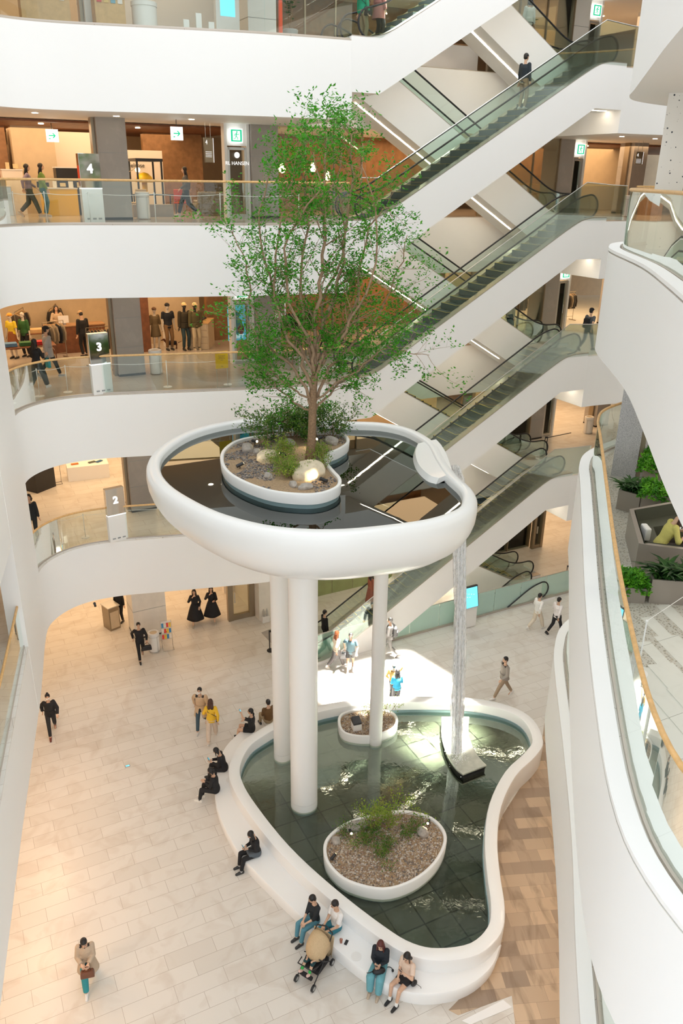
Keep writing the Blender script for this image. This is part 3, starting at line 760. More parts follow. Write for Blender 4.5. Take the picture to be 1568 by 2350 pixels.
for i, c in enumerate([(.42, .34, .26), (.20, .17, .15), (.55, .46, .36), (.34, .22, .15), (.6, .55, .5)]): plain('pebble_%d' % i, c, .8)
PB = ['pebble_%d' % i for i in range(5)]
for i, c in enumerate([(.12, .12, .13), (.22, .2, .19), (.40, .34, .28), (.3, .24, .2)]): plain('chip_%d' % i, c, .8)
PC = ['chip_%d' % i for i in range(4)]
def boulder(p, r, mat, label, seed, sq=(1, .8, .65)):
    bm = bmesh.new(); bmesh.ops.create_icosphere(bm, subdivisions=4, radius=1)
    for v in bm.verts:
        q = v.co.copy(); d = 1+.28*noise.noise(q*1.1+Vector((seed*3.1, 0, 0)))+.12*noise.noise(q*2.6+Vector((0, seed, 0)))
        v.co = Vector((q.x*sq[0], q.y*sq[1], q.z*sq[2]))*d*r
    me = bpy.data.meshes.new('boulder'); bm.to_mesh(me); bm.free(); me.materials.append(M(mat))
    for f in me.polygons: f.use_smooth = True
    o = bpy.data.objects.new('boulder', me); COL.objects.link(o); o.location = Vector(p)+Vector((0, 0, r*sq[2]*.45)); o.rotation_euler = (0, 0, seed*1.7); return tag(o, label, 'rock')
def spotlight(p, d, label, e=6, col=(1, .8, .45)):
    t = thing('garden_spotlight', label, 'lamp', p); d = Vector(d).normalized()
    MB().tube([(0, 0, -.08), (0, 0, .07)], .012, 6).build('stake', 'black_metal', t); MB().tube([Vector((0, 0, .1))-d*.1, Vector((0, 0, .1))+d*.1], .045, 12).build('housing', 'black_metal', t)
    MB().tube([Vector((0, 0, .1))+d*.1, Vector((0, 0, .1))+d*.104], .036, 12).build('lens', 'lamp_glow', t)
    l = bpy.data.lights.new('spot', 'SPOT'); l.energy = e; l.color = col; l.spot_size = 1.6; l.spot_blend = .6; l.shadow_soft_size = .03
    o = bpy.data.objects.new('spot_lamp', l); COL.objects.link(o); o.location = Vector(p)+Vector((0, 0, .1))+d*.13; o.rotation_euler = d.to_track_quat('-Z', 'Y').to_euler()
    return t
pl, PP, pc = planter([(742, 1955), (750, 1920), (790, 1888), (850, 1868), (920, 1858), (980, 1868), (1016, 1895), (1026, 1930), (1002, 1980), (950, 2022), (880, 2042), (800, 2024), (757, 1990)], .78, 'white egg-shaped planter with gravel in the near half of the pond')
gravel(PP, .69, 4200, PB, 'tan and brown pebbles in the egg-shaped planter')
boulder(at(970, 1912, .7), .20, 'stone_grey', 'mottled grey boulder at the right of the egg-shaped planter', 1); boulder(at(820, 1900, .7), .28, 'stone_grey', 'flat grey boulder at the back of the egg-shaped planter', 2, (1.3, .6, .5)); boulder(at(772, 1932, .7), .15, 'stone_grey', 'small brown boulder at the left end of the egg-shaped planter', 3)
spotlight(at(983, 1892, .72), (-.3, -1, .3), 'small lit spotlight by the mottled boulder in the egg-shaped planter'); spotlight(at(805, 1915, .72), (.2, -1, .3), 'small spotlight between the two left boulders of the egg-shaped planter', 2)
spotlight(at(765, 1972, .72), (.8, .8, .5), 'small black spotlight at the near left edge of the egg-shaped planter', 2)
pl2, PP2, pc2 = planter([(775, 1652), (790, 1632), (840, 1624), (895, 1630), (914, 1648), (903, 1672), (850, 1690), (790, 1682)], .72, 'small white oval planter beside the slender column at the back of the pond')
gravel(PP2, .63, 1300, PB, 'brown bark chips and pebbles in the small oval planter')
t = thing('floodlight', 'square black floodlight in a white box in the oval planter', 'lamp', at(818, 1672, .63), .3)
MB().box((0, 0, .12), (.3, .3, .24)).build('box', 'white_paint', t, bevel=.01); MB().box((0, .02, .3), (.28, .3, .16), rx=.35).build('lamp_head', 'black_metal', t)
# columns that carry the dish
for (x, y), r, lb in (((-1.02, 19.25), .41, 'thickest white column, in the front of the three under the dish'), ((1.27, 22.2), .225, 'slender white column at the right under the dish'), ((-1.84, 21.4), .29, 'white column half hidden behind the thickest one')):
    t = thing('column', lb, 'column', (x, y, .2))
    MB().lathe([(r*1.0, .45), (r, 9.4)], n=40).build('shaft', 'dish_white', t, 60); MB().lathe([(r*.94, .0), (r*.94, .12), (r*1.005, .14), (r*1.005, .44), (r*1.005, .44)], n=40).build('foot', 'dish_white', t, 40)
    MB().lathe([(r*.97, .0), (r*.97, .2), (r*.9, .2)], n=40).build('collar', 'teal_steel', t, 40)
# curved tray that catches the waterfall
tl = [at(x, y, .62) for x, y in ((1014, 1645), (1014, 1690), (1026, 1730), (1045, 1762), (1063, 1777))]; tr_ = [at(x, y, .62) for x, y in ((1077, 1645), (1075, 1680), (1084, 1710), (1100, 1738), (1117, 1756))]
t = thing('splash_tray', 'curved pale metal tray under the waterfall in the pond', 'tray', (tl[2].x, tl[2].y, .26))
a = spline([tuple(v[:2]) for v in tl], 5); b = spline([tuple(v[:2]) for v in tr_], 5)
MB().prism(a+b[::-1], .57, .62).build('plate', plain('tray_metal', (.62, .64, .56), .25, .3, var=.15, scale=4), t, world=True)
ai = offset(a, .06); bi_ = offset(b, -.06)
MB().prism(ai+bi_[::-1], .26, .5).build('plinth', 'black_metal', t, world=True); MB().prism(offset(a, .03)+offset(b, -.03)[::-1], .52, .56).build('lower_edge', 'black_metal', t, world=True)
t = thing('pond_floodlight', 'round white underwater floodlight at the back edge of the pond', 'lamp', at(1091, 1640, .3))
MB().lathe([(.0, .0), (.12, 0), (.12, .2), (.0, .2)], n=20).build('body', 'black_metal', t, 40); MB().lathe([(0, .2), (.13, .2), (.15, .24), (.1, .3), (0, .31)], n=20).build('lamp_head', 'white_paint', t, 40); MB().tube([(.1, 0, .22), (.22, 0, .2)], .03, 8).build('bracket', 'black_metal', t)

# ================================================================== the raised dish
ZR = 11.12
rimo = [at(x, y, ZR)[:2] for x, y in ((336, 1075), (347, 1037), (400, 998), (470, 973), (560, 958), (680, 955), (790, 963), (880, 967), (950, 982), (1003, 1012), (1027, 1050), (1052, 1085), (1088, 1118), (1096, 1145), (1080, 1172), (1010, 1198), (900, 1215), (760, 1226), (620, 1218), (500, 1190), (420, 1155), (360, 1115))]
D = ccw(closed(rimo)); dc = Vector((-1.15, 20.6))
t = thing('raised_dish', 'huge white kidney-shaped water dish carried on columns', 'basin', (dc.x, dc.y, 9.25))
def scl(P, d):  # draw the outline in towards the centre by about d metres
    out = []
    for p in P:
        v = Vector(p)-dc; L = v.length; out.append(tuple(dc+v*max(.02, (L-d)/L)))
    return out
prof = [(.36, 10.72), (.36, 11.02), (.33, 11.09), (.27, 11.12), (.12, 11.11), (.04, 11.05), (-.01, 10.95), (-.02, 10.8), (.0, 10.6), (.07, 10.38), (.2, 10.14), (.42, 9.88), (.75, 9.62), (1.2, 9.42), (1.8, 9.3), (2.6, 9.25)]
rs = []
for d, z in prof: rs.append([(x, y, z) for x, y in (offc(D, d) if d < .4 else scl(offc(D, .3), d-.3))])
m = MB(); n = len(D); vs = [v for r in rs for v in r]; fs = []
for i in range(len(rs)-1):
    for k in range(n): l = (k+1) % n; fs.append((i*n+k, i*n+l, (i+1)*n+l, (i+1)*n+k))
m.add(vs, [f[::-1] for f in fs])
m.prism([v[:2] for v in rs[-1]], 9.24, 9.26)
m.build('bowl', 'dish_white', t, 60, world=True)
MB().prism(offc(D, .3), 10.5, 10.72).build('bed', 'black_metal', t, world=True)
MB().prism(offc(D, .355), 10.895, 10.9).build('water', 'dish_water', t, world=True)
# spout saddle
sp = [at(x, y, 11.10) for x, y in ((960, 1014), (954, 1035), (962, 1062), (985, 1085), (1008, 1093))]; so = [at(x, y, 11.10) for x, y in ((1001, 1008), (1012, 1020), (1024, 1040), (1034, 1068), (1038, 1085))]
a = spline([tuple(v) for v in sp], 4); b = spline([tuple(v) for v in so], 4); m = MB(); vs = []; fs = []
for p, q in zip(a, b):
    p = Vector(p); q = Vector(q); e = (q-p).normalized()
    vs += [p-e*.10+Vector((0, 0, -.22)), p+Vector((0, 0, -.05)), p.lerp(q, .4)+Vector((0, 0, -.03)), q+Vector((0, 0, .0)), q+e*.05+Vector((0, 0, -.06)), q+Vector((0, 0, -.12)), p+Vector((0, 0, -.2))]
n = len(a)
for i in range(n-1):
    for j in range(7): k = (j+1) % 7; fs.append((i*7+j, i*7+7+j, i*7+7+k, i*7+k))
fs.append(tuple(range(7))); fs.append(tuple((n-1)*7+6-j for j in range(7)))
m.add(vs, fs); m.build('spout_saddle', 'dish_white', t, 50, world=True)
lipm = MB(); vs = []
for q in b: q = Vector(q); e = Vector((.95, .2, 0)); vs += [q+e*.03+Vector((0, 0, -.05)), q+e*.12+Vector((0, 0, -.75))]
lipm.add(vs, [(2*i, 2*i+2, 2*i+3, 2*i+1) for i in range(len(b)-1)]); lipm.build('spout_lip', 'stone_grey', t, True, world=True)
# island on the dish with the tree
isl = [(505, 1055), (514, 1027), (558, 1004), (660, 992), (760, 989), (795, 997), (802, 1014), (780, 1030), (757, 1040), (751, 1056), (768, 1078), (784, 1097), (778, 1116), (740, 1131), (690, 1134), (620, 1126), (560, 1106), (520, 1082)]
pi_, PI_, ic = planter(isl, 11.3, 'white kidney-shaped island planter on the dish around the tree', lo=10.9)
gravel(PI_, 11.21, 1900, PC, 'dark stone chips at the left end of the island planter', keep=lambda x, y: x < -1.7 and noise.noise(Vector((x*1.6, y*1.6, 0))) > -.15)
gravel(PI_, 11.21, 900, PC, 'dark stone chips at the right end of the island planter', keep=lambda x, y: x > -.75 and noise.noise(Vector((x*1.6, y*1.6, 5))) > -.2)
for (x, y), r, mt, lb, sq in (((708, 1096), .40, 'stone_cream', 'large cream boulder lit from the front, right of the trunk', (1, .8, .75)), ((614, 1058), .36, 'stone_cream', 'cream boulder lit from above at the left of the tree', (1, .75, .6)), ((569, 1036), .2, 'stone_grey', 'round grey boulder at the far left of the island', (1, .8, .8)), ((590, 1040), .13, 'stone_grey', 'small grey boulder behind the lit cream boulder', (1, .8, .7)), ((616, 1096), .16, 'stone_grey', 'pale grey boulder alone on the sand of the island', (1, .7, .6)), ((674, 1116), .16, 'stone_grey', 'left of the two low boulders at the near edge', (1, .6, .55)), ((701, 1122), .18, 'stone_grey', 'right of the two low boulders at the near edge', (1, .65, .55)), ((760, 1018), .22, 'stone_grey', 'grey boulder at the far right of the island', (1.1, .7, .7)), ((665, 1020), .2, 'stone_grey', 'grey boulder under the shrubs behind the tree', (1, .8, .6))):
    boulder(at(x, y, 11.2), r, mt, lb, x % 7+1, sq)
spotlight(at(551, 1075, 11.22), (.9, .5, .35), 'black spotlight lying on the gravel at the left of the island', 3); spotlight(at(743, 1110, 11.22), (-.8, .5, .15), 'black spotlight aimed at the large cream boulder', 14)
spotlight(at(733, 1013, 11.3), (-.5, -.6, -.05), 'small bright spotlight right of the trunk', 14); spotlight(at(585, 1020, 11.3), (.6, -.6, .1), 'small bright spotlight behind the left boulders', 10)
spotlight(at(650, 1050, 11.22), (-.9, .0, .12), 'hidden spotlight between the cream boulder and the shrub', 8)
# waterfall
t = thing('waterfall', 'thin white waterfall dropping from the dish spout to the tray', 'water', (3.9, 21.3, .62))
m2 = nt('falling_water', .2)[0]; m2.node_tree.nodes.clear(); nn_ = m2.node_tree.nodes; ll = m2.node_tree.links
out = nn_.new('ShaderNodeOutputMaterial'); tr2 = nn_.new('ShaderNodeBsdfTransparent'); pb = nn_.new('ShaderNodeBsdfPrincipled'); pb.inputs['Base Color'].default_value = (.95, .97, 1, 1); pb.inputs['Roughness'].default_value = .3
tc = nn_.new('ShaderNodeTexCoord'); mp = nn_.new('ShaderNodeMapping'); mp.inputs['Scale'].default_value = (22, 22, 1.3); ns = nn_.new('ShaderNodeTexNoise'); ns.inputs['Scale'].default_value = 1.6; ns.inputs['Detail'].default_value = 5
cr = nn_.new('ShaderNodeValToRGB'); cr.color_ramp.elements[0].position = .36; cr.color_ramp.elements[1].position = .50; cr.color_ramp.elements[1].color = (.8, .8, .8, 1); mxx = nn_.new('ShaderNodeMixShader')
ll.new(tc.outputs['Object'], mp.inputs[0]); ll.new(mp.outputs[0], ns.inputs['Vector']); ll.new(ns.outputs['Fac'], cr.inputs[0]); ll.new(cr.outputs[0], mxx.inputs[0]); ll.new(tr2.outputs[0], mxx.inputs[1]); tl2 = nn_.new('ShaderNodeBsdfTranslucent'); tl2.inputs[0].default_value = (1, 1, 1, 1); ad2 = nn_.new('ShaderNodeAddShader'); ll.new(pb.outputs[0], ad2.inputs[0]); ll.new(tl2.outputs[0], ad2.inputs[1]); pb.inputs['Base Color'].default_value = (.6, .62, .64, 1); tl2.inputs[0].default_value = (.38, .38, .38, 1); ll.new(ad2.outputs[0], mxx.inputs[2]); ll.new(mxx.outputs[0], out.inputs[0])
top = Vector((2.98, 20.6, 11.0)); bt = Vector((3.93, 21.35, .65)); m = MB()
for j in range(9):
    o = (j-4)/4; vs = []
    for i in range(25):
        k = i/24; c = top.lerp(bt, 0); c.z = top.z+(bt.z-top.z)*k; q = math.sqrt(k); c.x = top.x+(bt.x-top.x)*q; c.y = top.y+(bt.y-top.y)*q
        wd = .17*(1-.1*k)+.03*math.sin(9*k+j); off = Vector((.5, .85, 0)).normalized()*0
        p = c+Vector((o*wd*.9, abs(o)*.05+.04*math.sin(j*2.1+k*3), 0)); a_ = .045+.05*k*random.random()
        vs += [p-Vector((a_, 0, 0)), p+Vector((a_*.3, .03, 0)), p+Vector((a_, 0, 0)), p+Vector((0, -.03, 0))]
    fs = []
    for i in range(24):
        for q in range(4): k = (q+1) % 4; fs.append((i*4+q, i*4+k, i*4+4+k, i*4+4+q))
    m.add(vs, fs)
m.build('stream', m2, t, True, world=True)
sm = MB()
for k in range(420):
    a_ = random.random()*2*PI; r = abs(random.gauss(0, .28)); sm.ell((3.93+r*math.cos(a_)*.6, 21.35+r*math.sin(a_)*1.2, .64+abs(random.gauss(0, .22))*max(0, 1-r*1.2)), (random.uniform(.006, .018),)*3, n=5, m=3)
plain('foam', (.95, .97, 1), .3); sm.build('spray', 'foam', t, world=True, kind='stuff')

# ================================================================== planting
def leaf_mesh(m, p, size, rnd, k=None):
    """one folded leaf"""
    a = rnd.uniform(0, 2*PI); e = rnd.uniform(-.5, 1.0); d = Vector((math.cos(a)*math.cos(e), math.sin(a)*math.cos(e), math.sin(e)))
    s = d.cross(Vector((rnd.gauss(0, .4), rnd.gauss(0, .4), 1))).normalized(); nrm = s.cross(d)*size*.12
    w = size*.27; p = Vector(p)
    m.add([p, p+d*size*.5+s*w-nrm, p+d*size, p+d*size*.5-s*w-nrm, p+d*size*.5+nrm*.5], [(0, 1, 4), (1, 2, 4), (2, 3, 4), (3, 0, 4)])
def grow(wood, tips, p, d, L, r, lev, rnd, maxlev, spread, up, n=6, crook=.12):
    pts = [Vector(p)]; rr = [r]; d = Vector(d).normalized(); k = max(3, int(L/.22))
    for i in range(k):
        d = (d+Vector((rnd.gauss(0, crook), rnd.gauss(0, crook), rnd.gauss(0, crook*.6)+up*.06))).normalized()
        pts.append(pts[-1]+d*L/k); rr.append(r*(1-.62*(i+1)/k))
    wood.tube(pts, rr, n)
    if lev >= maxlev:
        for q in pts[1:]: tips.append(q)
        return
    m = [0, 9, 7, 5, 4][min(lev, 4)] if lev else 0
    for j in range(m):
        t = rnd.uniform(.22, 1.0) if lev == 1 else rnd.uniform(.15, 1.0); i = min(int(t*k), k-1); q = pts[i].lerp(pts[i+1], t*k-i)
        a = rnd.uniform(0, 2*PI); s = d.orthogonal().normalized(); s = (Matrix.Rotation(a, 3, d) @ s)
        dd = (pts[i+1]-pts[i]).normalized()
        nd = (dd*(1-spread)+s*spread*1.1+Vector((0, 0, up*.35))).normalized()
        grow(wood, tips, q, nd, L*rnd.uniform(.38, .6), rr[i]*.5, lev+1, rnd, maxlev, spread, up, max(4, n-1), crook)
    tips.append(pts[-1])
rnd = random.Random(11)
tb = at(712, 1052, 11.22)
def TP(x, y, dy=0):   # point of the crown seen at this place, in the plane of the trunk
    q = aty(x, y, tb.y+dy); return q
tree = thing('tree', 'tall slender tree with fine green leaves growing from the island on the dish', 'tree', (tb.x, tb.y, 11.2))
wood = MB(); tips = []
fork = TP(722, 862); low = TP(718, 930)
wood.tube([tb+Vector((0, 0, -.1)), tb+Vector((0, 0, .1)), TP(716, 1000), low, TP(719, 895), fork], [.15, .125, .11, .105, .10, .09], 12)
tr = MB(); tr.v, tr.f, tr.mi = wood.v, wood.f, wood.mi
tr.build('trunk', 'bark', tree, True, world=True); wood = MB()
leaders = [  # start, waypoints as seen, depth offset at the tip, radius
    ((fork), [(738, 760), (775, 640), (800, 480), (812, 340), (805, 290)], .3, .055),
    ((fork), [(722, 740), (738, 620), (745, 480), (742, 370), (750, 300)], -.3, .06),
    ((fork), [(700, 770), (690, 650), (705, 520), (690, 380), (690, 320)], .5, .05),
    ((TP(719, 895)), [(735, 830), (790, 760), (850, 640), (862, 480), (830, 380)], -.9, .05),
    ((low), [(745, 860), (800, 800), (870, 720), (915, 620), (935, 540)], .8, .045),
    ((TP(719, 900)), [(690, 820), (650, 740), (630, 620), (650, 480), (670, 400)], -.9, .05),
    ((low), [(680, 850), (615, 790), (580, 690), (560, 600), (530, 530)], .5, .045),
    ((fork), [(745, 790), (740, 690), (790, 560), (770, 420), (785, 350)], 1.3, .05),
    ((fork), [(715, 790), (668, 700), (655, 570), (725, 440), (720, 350)], -1.3, .05),
    ((low), [(760, 890), (820, 850), (880, 800), (940, 810), (985, 815)], -.5, .032),
    ((low), [(695, 905), (640, 870), (600, 820), (585, 760), (555, 720)], -.6, .032),
    ((TP(718, 945)), [(745, 915), (790, 870), (850, 830), (900, 760), (930, 700)], 1.2, .035),
    ((TP(718, 945)), [(685, 930), (650, 900), (620, 870), (610, 830), (600, 800)], .9, .03),
    ((fork), [(760, 800), (815, 700), (830, 580), (880, 480), (905, 500)], .0, .045),
    ((fork), [(690, 800), (640, 700), (600, 560), (610, 420), (640, 350)], .2, .045)]
for st, wp, dy, r in leaders:
    n = len(wp); P = [Vector(st)]+[TP(x, y, dy*(i+1)/n) for i, (x, y) in enumerate(wp)]
    S = [Vector(v) for v in spline([tuple(v) for v in P], 4)]
    S = [v+Vector((rnd.gauss(0, .035), rnd.gauss(0, .05), 0)) if 0 < i < len(S)-1 else v for i, v in enumerate(S)]
    rr = [r*(1-.78*i/(len(S)-1)) for i in range(len(S))]
    wood.tube(S, rr, 7)
    for j in range(26):
        t = rnd.uniform(.16, 1); k = min(int(t*(len(S)-1)), len(S)-2); q = S[k].lerp(S[k+1], rnd.random()); dd = (S[k+1]-S[k]).normalized()
        s = Matrix.Rotation(rnd.uniform(0, 2*PI), 3, dd) @ dd.orthogonal().normalized()
        nd = (dd*.65+s*.75+Vector((0, 0, .15))).normalized()
        grow(wood, tips, q, nd, rnd.uniform(.55, 1.15)*(1.0 if t > .3 else .8), max(.006, rr[k]*.34), 3, rnd, 4, .5, .25, 4)
wood.build('branches', 'twig', tree, True, world=True)
lf = MB()
for q in tips:
    for j in range(rnd.choice((2, 3, 3, 4))): leaf_mesh(lf, q+Vector((rnd.gauss(0, .05), rnd.gauss(0, .05), rnd.gauss(0, .05))), rnd.uniform(.065, .12), rnd)
print('tree leaves', len(lf.f)//4, 'tips', len(tips))
lf.build('foliage', 'leaf_tree', tree, world=True, kind='stuff')

def shrub(name, label, pts, H, nl, mat, size=(.04, .08), stems=14, cat='shrub', base=None, cone=.5, group=None, dens=None):
    """loose shrub: thin stems rising from points on the soil, leaves along them"""
    rr = random.Random(len(label)*7+int(pts[0][0]*10)); b = Vector(pts[0]); t = thing(name, label, cat, b, group=group)
    w = MB(); tp = []
    for k in range(stems):
        p = Vector(pts[rr.randrange(len(pts))])+Vector((rr.gauss(0, .08), rr.gauss(0, .08), 0)); a = rr.uniform(0, 2*PI)
        d = Vector((math.cos(a)*cone, math.sin(a)*cone, 1)).normalized()
        grow(w, tp, p, d, H*rr.uniform(.6, 1.05), .010, 3, rr, 4, .55, .3, 4, .16)
    w.build('stems', 'twig', t, world=True); l = MB()
    for k in range(nl):
        q = tp[rr.randrange(len(tp))]; leaf_mesh(l, q+Vector((rr.gauss(0, .06), rr.gauss(0, .06), rr.gauss(0, .05))), rr.uniform(*size), rr)
    l.build('foliage', mat, t, world=True, kind='stuff'); return t
zI = 11.21
shrub('shrub', 'dense dark green shrub mass behind the trunk at the back left of the island', [at(x, y, zI) for x, y in ((600, 1022), (625, 1010), (650, 1005), (675, 1003), (700, 1003))], .95, 4200, 'leaf_bush', (.05, .1), 34, cone=.45)
shrub('shrub', 'dark green shrub behind the trunk at the back right of the island', [at(x, y, zI) for x, y in ((720, 1000), (745, 998), (765, 1000), (700, 1010))], .8, 2600, 'leaf_bush', (.05, .1), 22, cone=.5)
shrub('shrub', 'yellow green low shrub in front of the trunk between the cream boulders', [at(x, y, zI) for x, y in ((620, 1062), (645, 1070), (660, 1058), (675, 1078), (690, 1092), (650, 1045), (640, 1085), (665, 1095))], .42, 3600, 'leaf_lime', (.035, .065), 40, cone=.6)
shrub('shrub', 'small lime green shrub at the right of the trunk spilling over the island rim', [at(x, y, zI) for x, y in ((735, 1050), (745, 1060), (728, 1040), (750, 1075))], .40, 1100, 'leaf_lime', (.035, .065), 16, cone=.8)
zE = .70
shrub('shrub', 'tall wispy shrub rising at the back of the egg-shaped planter', [at(x, y, zE) for x, y in ((880, 1895), (900, 1900), (925, 1888), (860, 1900))], 1.0, 1500, 'leaf_lime', (.045, .08), 16, cone=.35)
shrub('shrub', 'low trailing green cover spread over the gravel of the egg-shaped planter', [at(x, y, zE) for x, y in ((800, 1910), (820, 1935), (850, 1930), (880, 1930), (900, 1945), (930, 1915), (870, 1960), (845, 1905), (950, 1900), (890, 1985))], .34, 2600, 'leaf_bush', (.035, .06), 60, cone=.9)
shrub('shrub', 'small thin yellow green bush beside the slender column', [at(x, y, .64) for x, y in ((835, 1650), (850, 1645), (885, 1650), (895, 1645))], .75, 420, 'leaf_lime', (.04, .075), 14, cone=.5)

# box planters and the seating box on the right-hand terrace
def box_planter(p, sx, sy, H, rz, label, kind, n=900, hang=.0):
    t = thing('box_planter', label, 'planter', p, rz)
    m = MB()
    for c, d in (((0, -sy/2+.02, H/2), (sx, .04, H)), ((0, sy/2-.02, H/2), (sx, .04, H)), ((-sx/2+.02, 0, H/2), (.04, sy-.08, H)), ((sx/2-.02, 0, H/2), (.04, sy-.08, H))): m.box(c, d)
    m.box((0, 0, .06), (sx-.08, sy-.08, .1)); m.build('box', 'taupe_planter', t); MB().box((0, 0, H-.09), (sx-.08, sy-.08, .06)).build('soil', 'soil', t)
    rr = random.Random(int(p[0]*100)+n); l = MB()
    if kind == 'fern':
        for k in range(n):
            x = rr.uniform(-sx/2-hang, sx/2+hang); y = rr.uniform(-sy/2-hang, sy/2+hang); e = max(abs(x)/(sx/2+hang), abs(y)/(sy/2+hang)); z = H+.03+rr.random()*.20*(1-e**3)-(.12*max(0, e-.8)/.2 if hang else 0)+.08*noise.noise(Vector((x*3, y*3, sx*9)))
            for j in range(4): leaf_mesh(l, (x, y, z), rr.uniform(.05, .11), rr)
        l.build('foliage', 'leaf_fern', t, kind='stuff')
    else:
        for k in range(n):
            x = rr.uniform(-sx/2+.05, sx/2-.05); y = rr.uniform(-sy/2+.05, sy/2-.05); a = rr.uniform(0, 2*PI); L = rr.uniform(.28, .55); w = rr.uniform(.03, .05)
            o = Vector((math.cos(a), math.sin(a), 0)); s = Vector((-o.y, o.x, 0)); b = Vector((x, y, H-.05)); vs = []
            for i in range(5):
                q = i/4; c = b+o*L*(.15*q+.75*q*q)+Vector((0, 0, L*(1.1*q-.65*q*q))); ww = w*math.sin(PI*(.12+.86*q)); vs += [c-s*ww, c+Vector((0, 0, -ww*.35)), c+s*ww]
            l.add(vs, [(3*i+j, 3*i+j+1, 3*i+4+j, 3*i+3+j) for i in range(4) for j in range(2)])
        l.build('foliage', 'leaf_dark', t, True, kind='stuff')
    return t
T3 = F3
def ctr(pix, z, H): # planter centre from its top corners as seen
    c = sum((at(x, y, z+H) for x, y in pix), Vector((0, 0, 0)))/len(pix); c.z = z; return c
# pixel corners of the planters' tops on the terrace
box_planter((5.0, 12.32, T3), .52, .36, .29, -.12, 'low taupe planter with a bushy bright green fern, nearest on the terrace', 'fern', 420, .05)
box_planter((5.75, 12.28, T3), .82, .38, .46, -.12, 'taupe planter with long dark strap leaves in front of the seating box', 'strap', 130)
box_planter((6.42, 16.42, T3), .5, .42, .46, -.75, 'taupe planter with drooping dark strap leaves behind the seating box', 'strap', 110)
box_planter((6.85, 15.95, T3), .8, .55, .6, -.3, 'taupe planter of feathery fern right of the drooping strap leaves', 'fern', 420, .06)
box_planter((7.7, 18.15, T3), .7, .5, .8, -.6, 'farthest taupe planter with fern against the granite pillar', 'fern', 380, .08)
box_planter((7.3, 17.3, T3), .8, .6, .7, -.3, 'second farthest fern planter on the terrace', 'fern', 460, .08)
# hexagonal seating box
t = thing('seating_box', 'faceted taupe seating box with a dark olive interior and bench', 'seating', (6.6, 14.2, T3))
ho = [(5.81, 14.92), (5.44, 13.27), (5.60, 13.2), (6.5, 12.95), (8.4, 13.1), (8.6, 15.4), (6.95, 15.42)]
hi = offc(ccw(ho), .09); ho2 = ccw(ho)
m = MB(); n = len(ho2)
for i in range(n):
    j = (i+1) % n; a, b, c, d = ho2[i], ho2[j], hi[j], hi[i]
    m.add([(*a, T3), (*b, T3), (*b, T3+.62), (*a, T3+.62), (*d, T3), (*c, T3), (*c, T3+.62), (*d, T3+.62)], [(0, 1, 2, 3), (5, 4, 7, 6), (3, 2, 6, 7)])
m.build('side_walls', 'taupe_planter', t, world=True)
li = offc(hi, .02); m = MB()
for i in range(n):
    j = (i+1) % n; c, d = li[j], li[i]; m.add([(*c, T3), (*d, T3), (*d, T3+.63), (*c, T3+.63)], [(0, 1, 2, 3)])
m.build('lining', 'dark_olive', t, world=True)
MB().prism(li, T3+.01, T3+.04).build('floor_mat', 'dark_olive', t, world=True)
m = MB(); i1 = offc(li, .4)
for i in range(n):
    j = (i+1) % n; m.prism([li[i], li[j], i1[j], i1[i]], T3+.04, T3+.36)
m.build('bench', 'dark_olive', t, world=True)
# terrazzo bands in the terrace paving
struct(MB().prism([(6.2, 19.2), (5.98, 18.0), (5.17, 14.9), (4.48, 12.2), (4.1, 10.4), (8.0, 8.6), (14, 9), (16, 14), (16, 22), (9, 21.4), (7.3, 20.5)], T3, T3+.005), 'floor', 'terrazzo_floor')
br = random.Random(3); m = MB()
d1 = (Vector(at(1540, 1497, T3)[:2])-Vector(at(1458, 1413, T3)[:2])).normalized(); d2 = Vector((-d1.y, d1.x))
for bi2, (x, y, L, w) in enumerate(((1470, 1418, 2.6, .22), (1505, 1390, 2.4, .25), (1500, 1462, 1.7, .42), (1462, 1475, 1.3, .22), (1545, 1505, 2.2, .4), (1485, 1527, 1.6, .42), (1530, 1582, 1.8, .42), (1495, 1600, 1.5, .24), (1462, 1612, 1.3, .24), (1460, 1655, .8, .24), (1500, 1300, 1.6, .2), (1540, 1290, 1.2, .22), (1412, 1300, .8, .2))):
    p = Vector(at(x, y, T3)[:2]); q = [p, p+d1*L, p+d1*L+d2*w, p+d2*w]; m.prism([tuple(v) for v in q], T3+.001, T3+.0075+.0006*bi2)
struct(m, 'floor', 'pale_slab')
# terrace pillars
for F, mat, lb in ((F3, 'granite_grey', 'grey granite pillar on the planted terrace'), (F4, 'terrazzo_white', 'white terrazzo pillar with black chips on the right-hand fourth floor')):
    t = thing('pillar', lb, 'pillar', (6.98, 18.62, F), -.45)
    MB().box((0, 0, 1.55), (.56, .62, 3.1)).build('shaft', mat, t); MB().box((0, -.0, .03), (.58, .64, .06)).build('base_strip', 'steel', t); MB().box((.33, -.15, 1.55), (.1, .16, 3.1)).build('corner_duct', 'bronze', t)
MB().box((8.6, 19.9, F3+1.55), (1.6, .8, 3.1), -.3).build('wall_right', 'granite_grey', kind='structure')
MB().box((9.8, 20.4, F4+1.55), (1.8, 1.2, 3.1), -.3).build('wall_right', 'terrazzo_white', kind='structure')
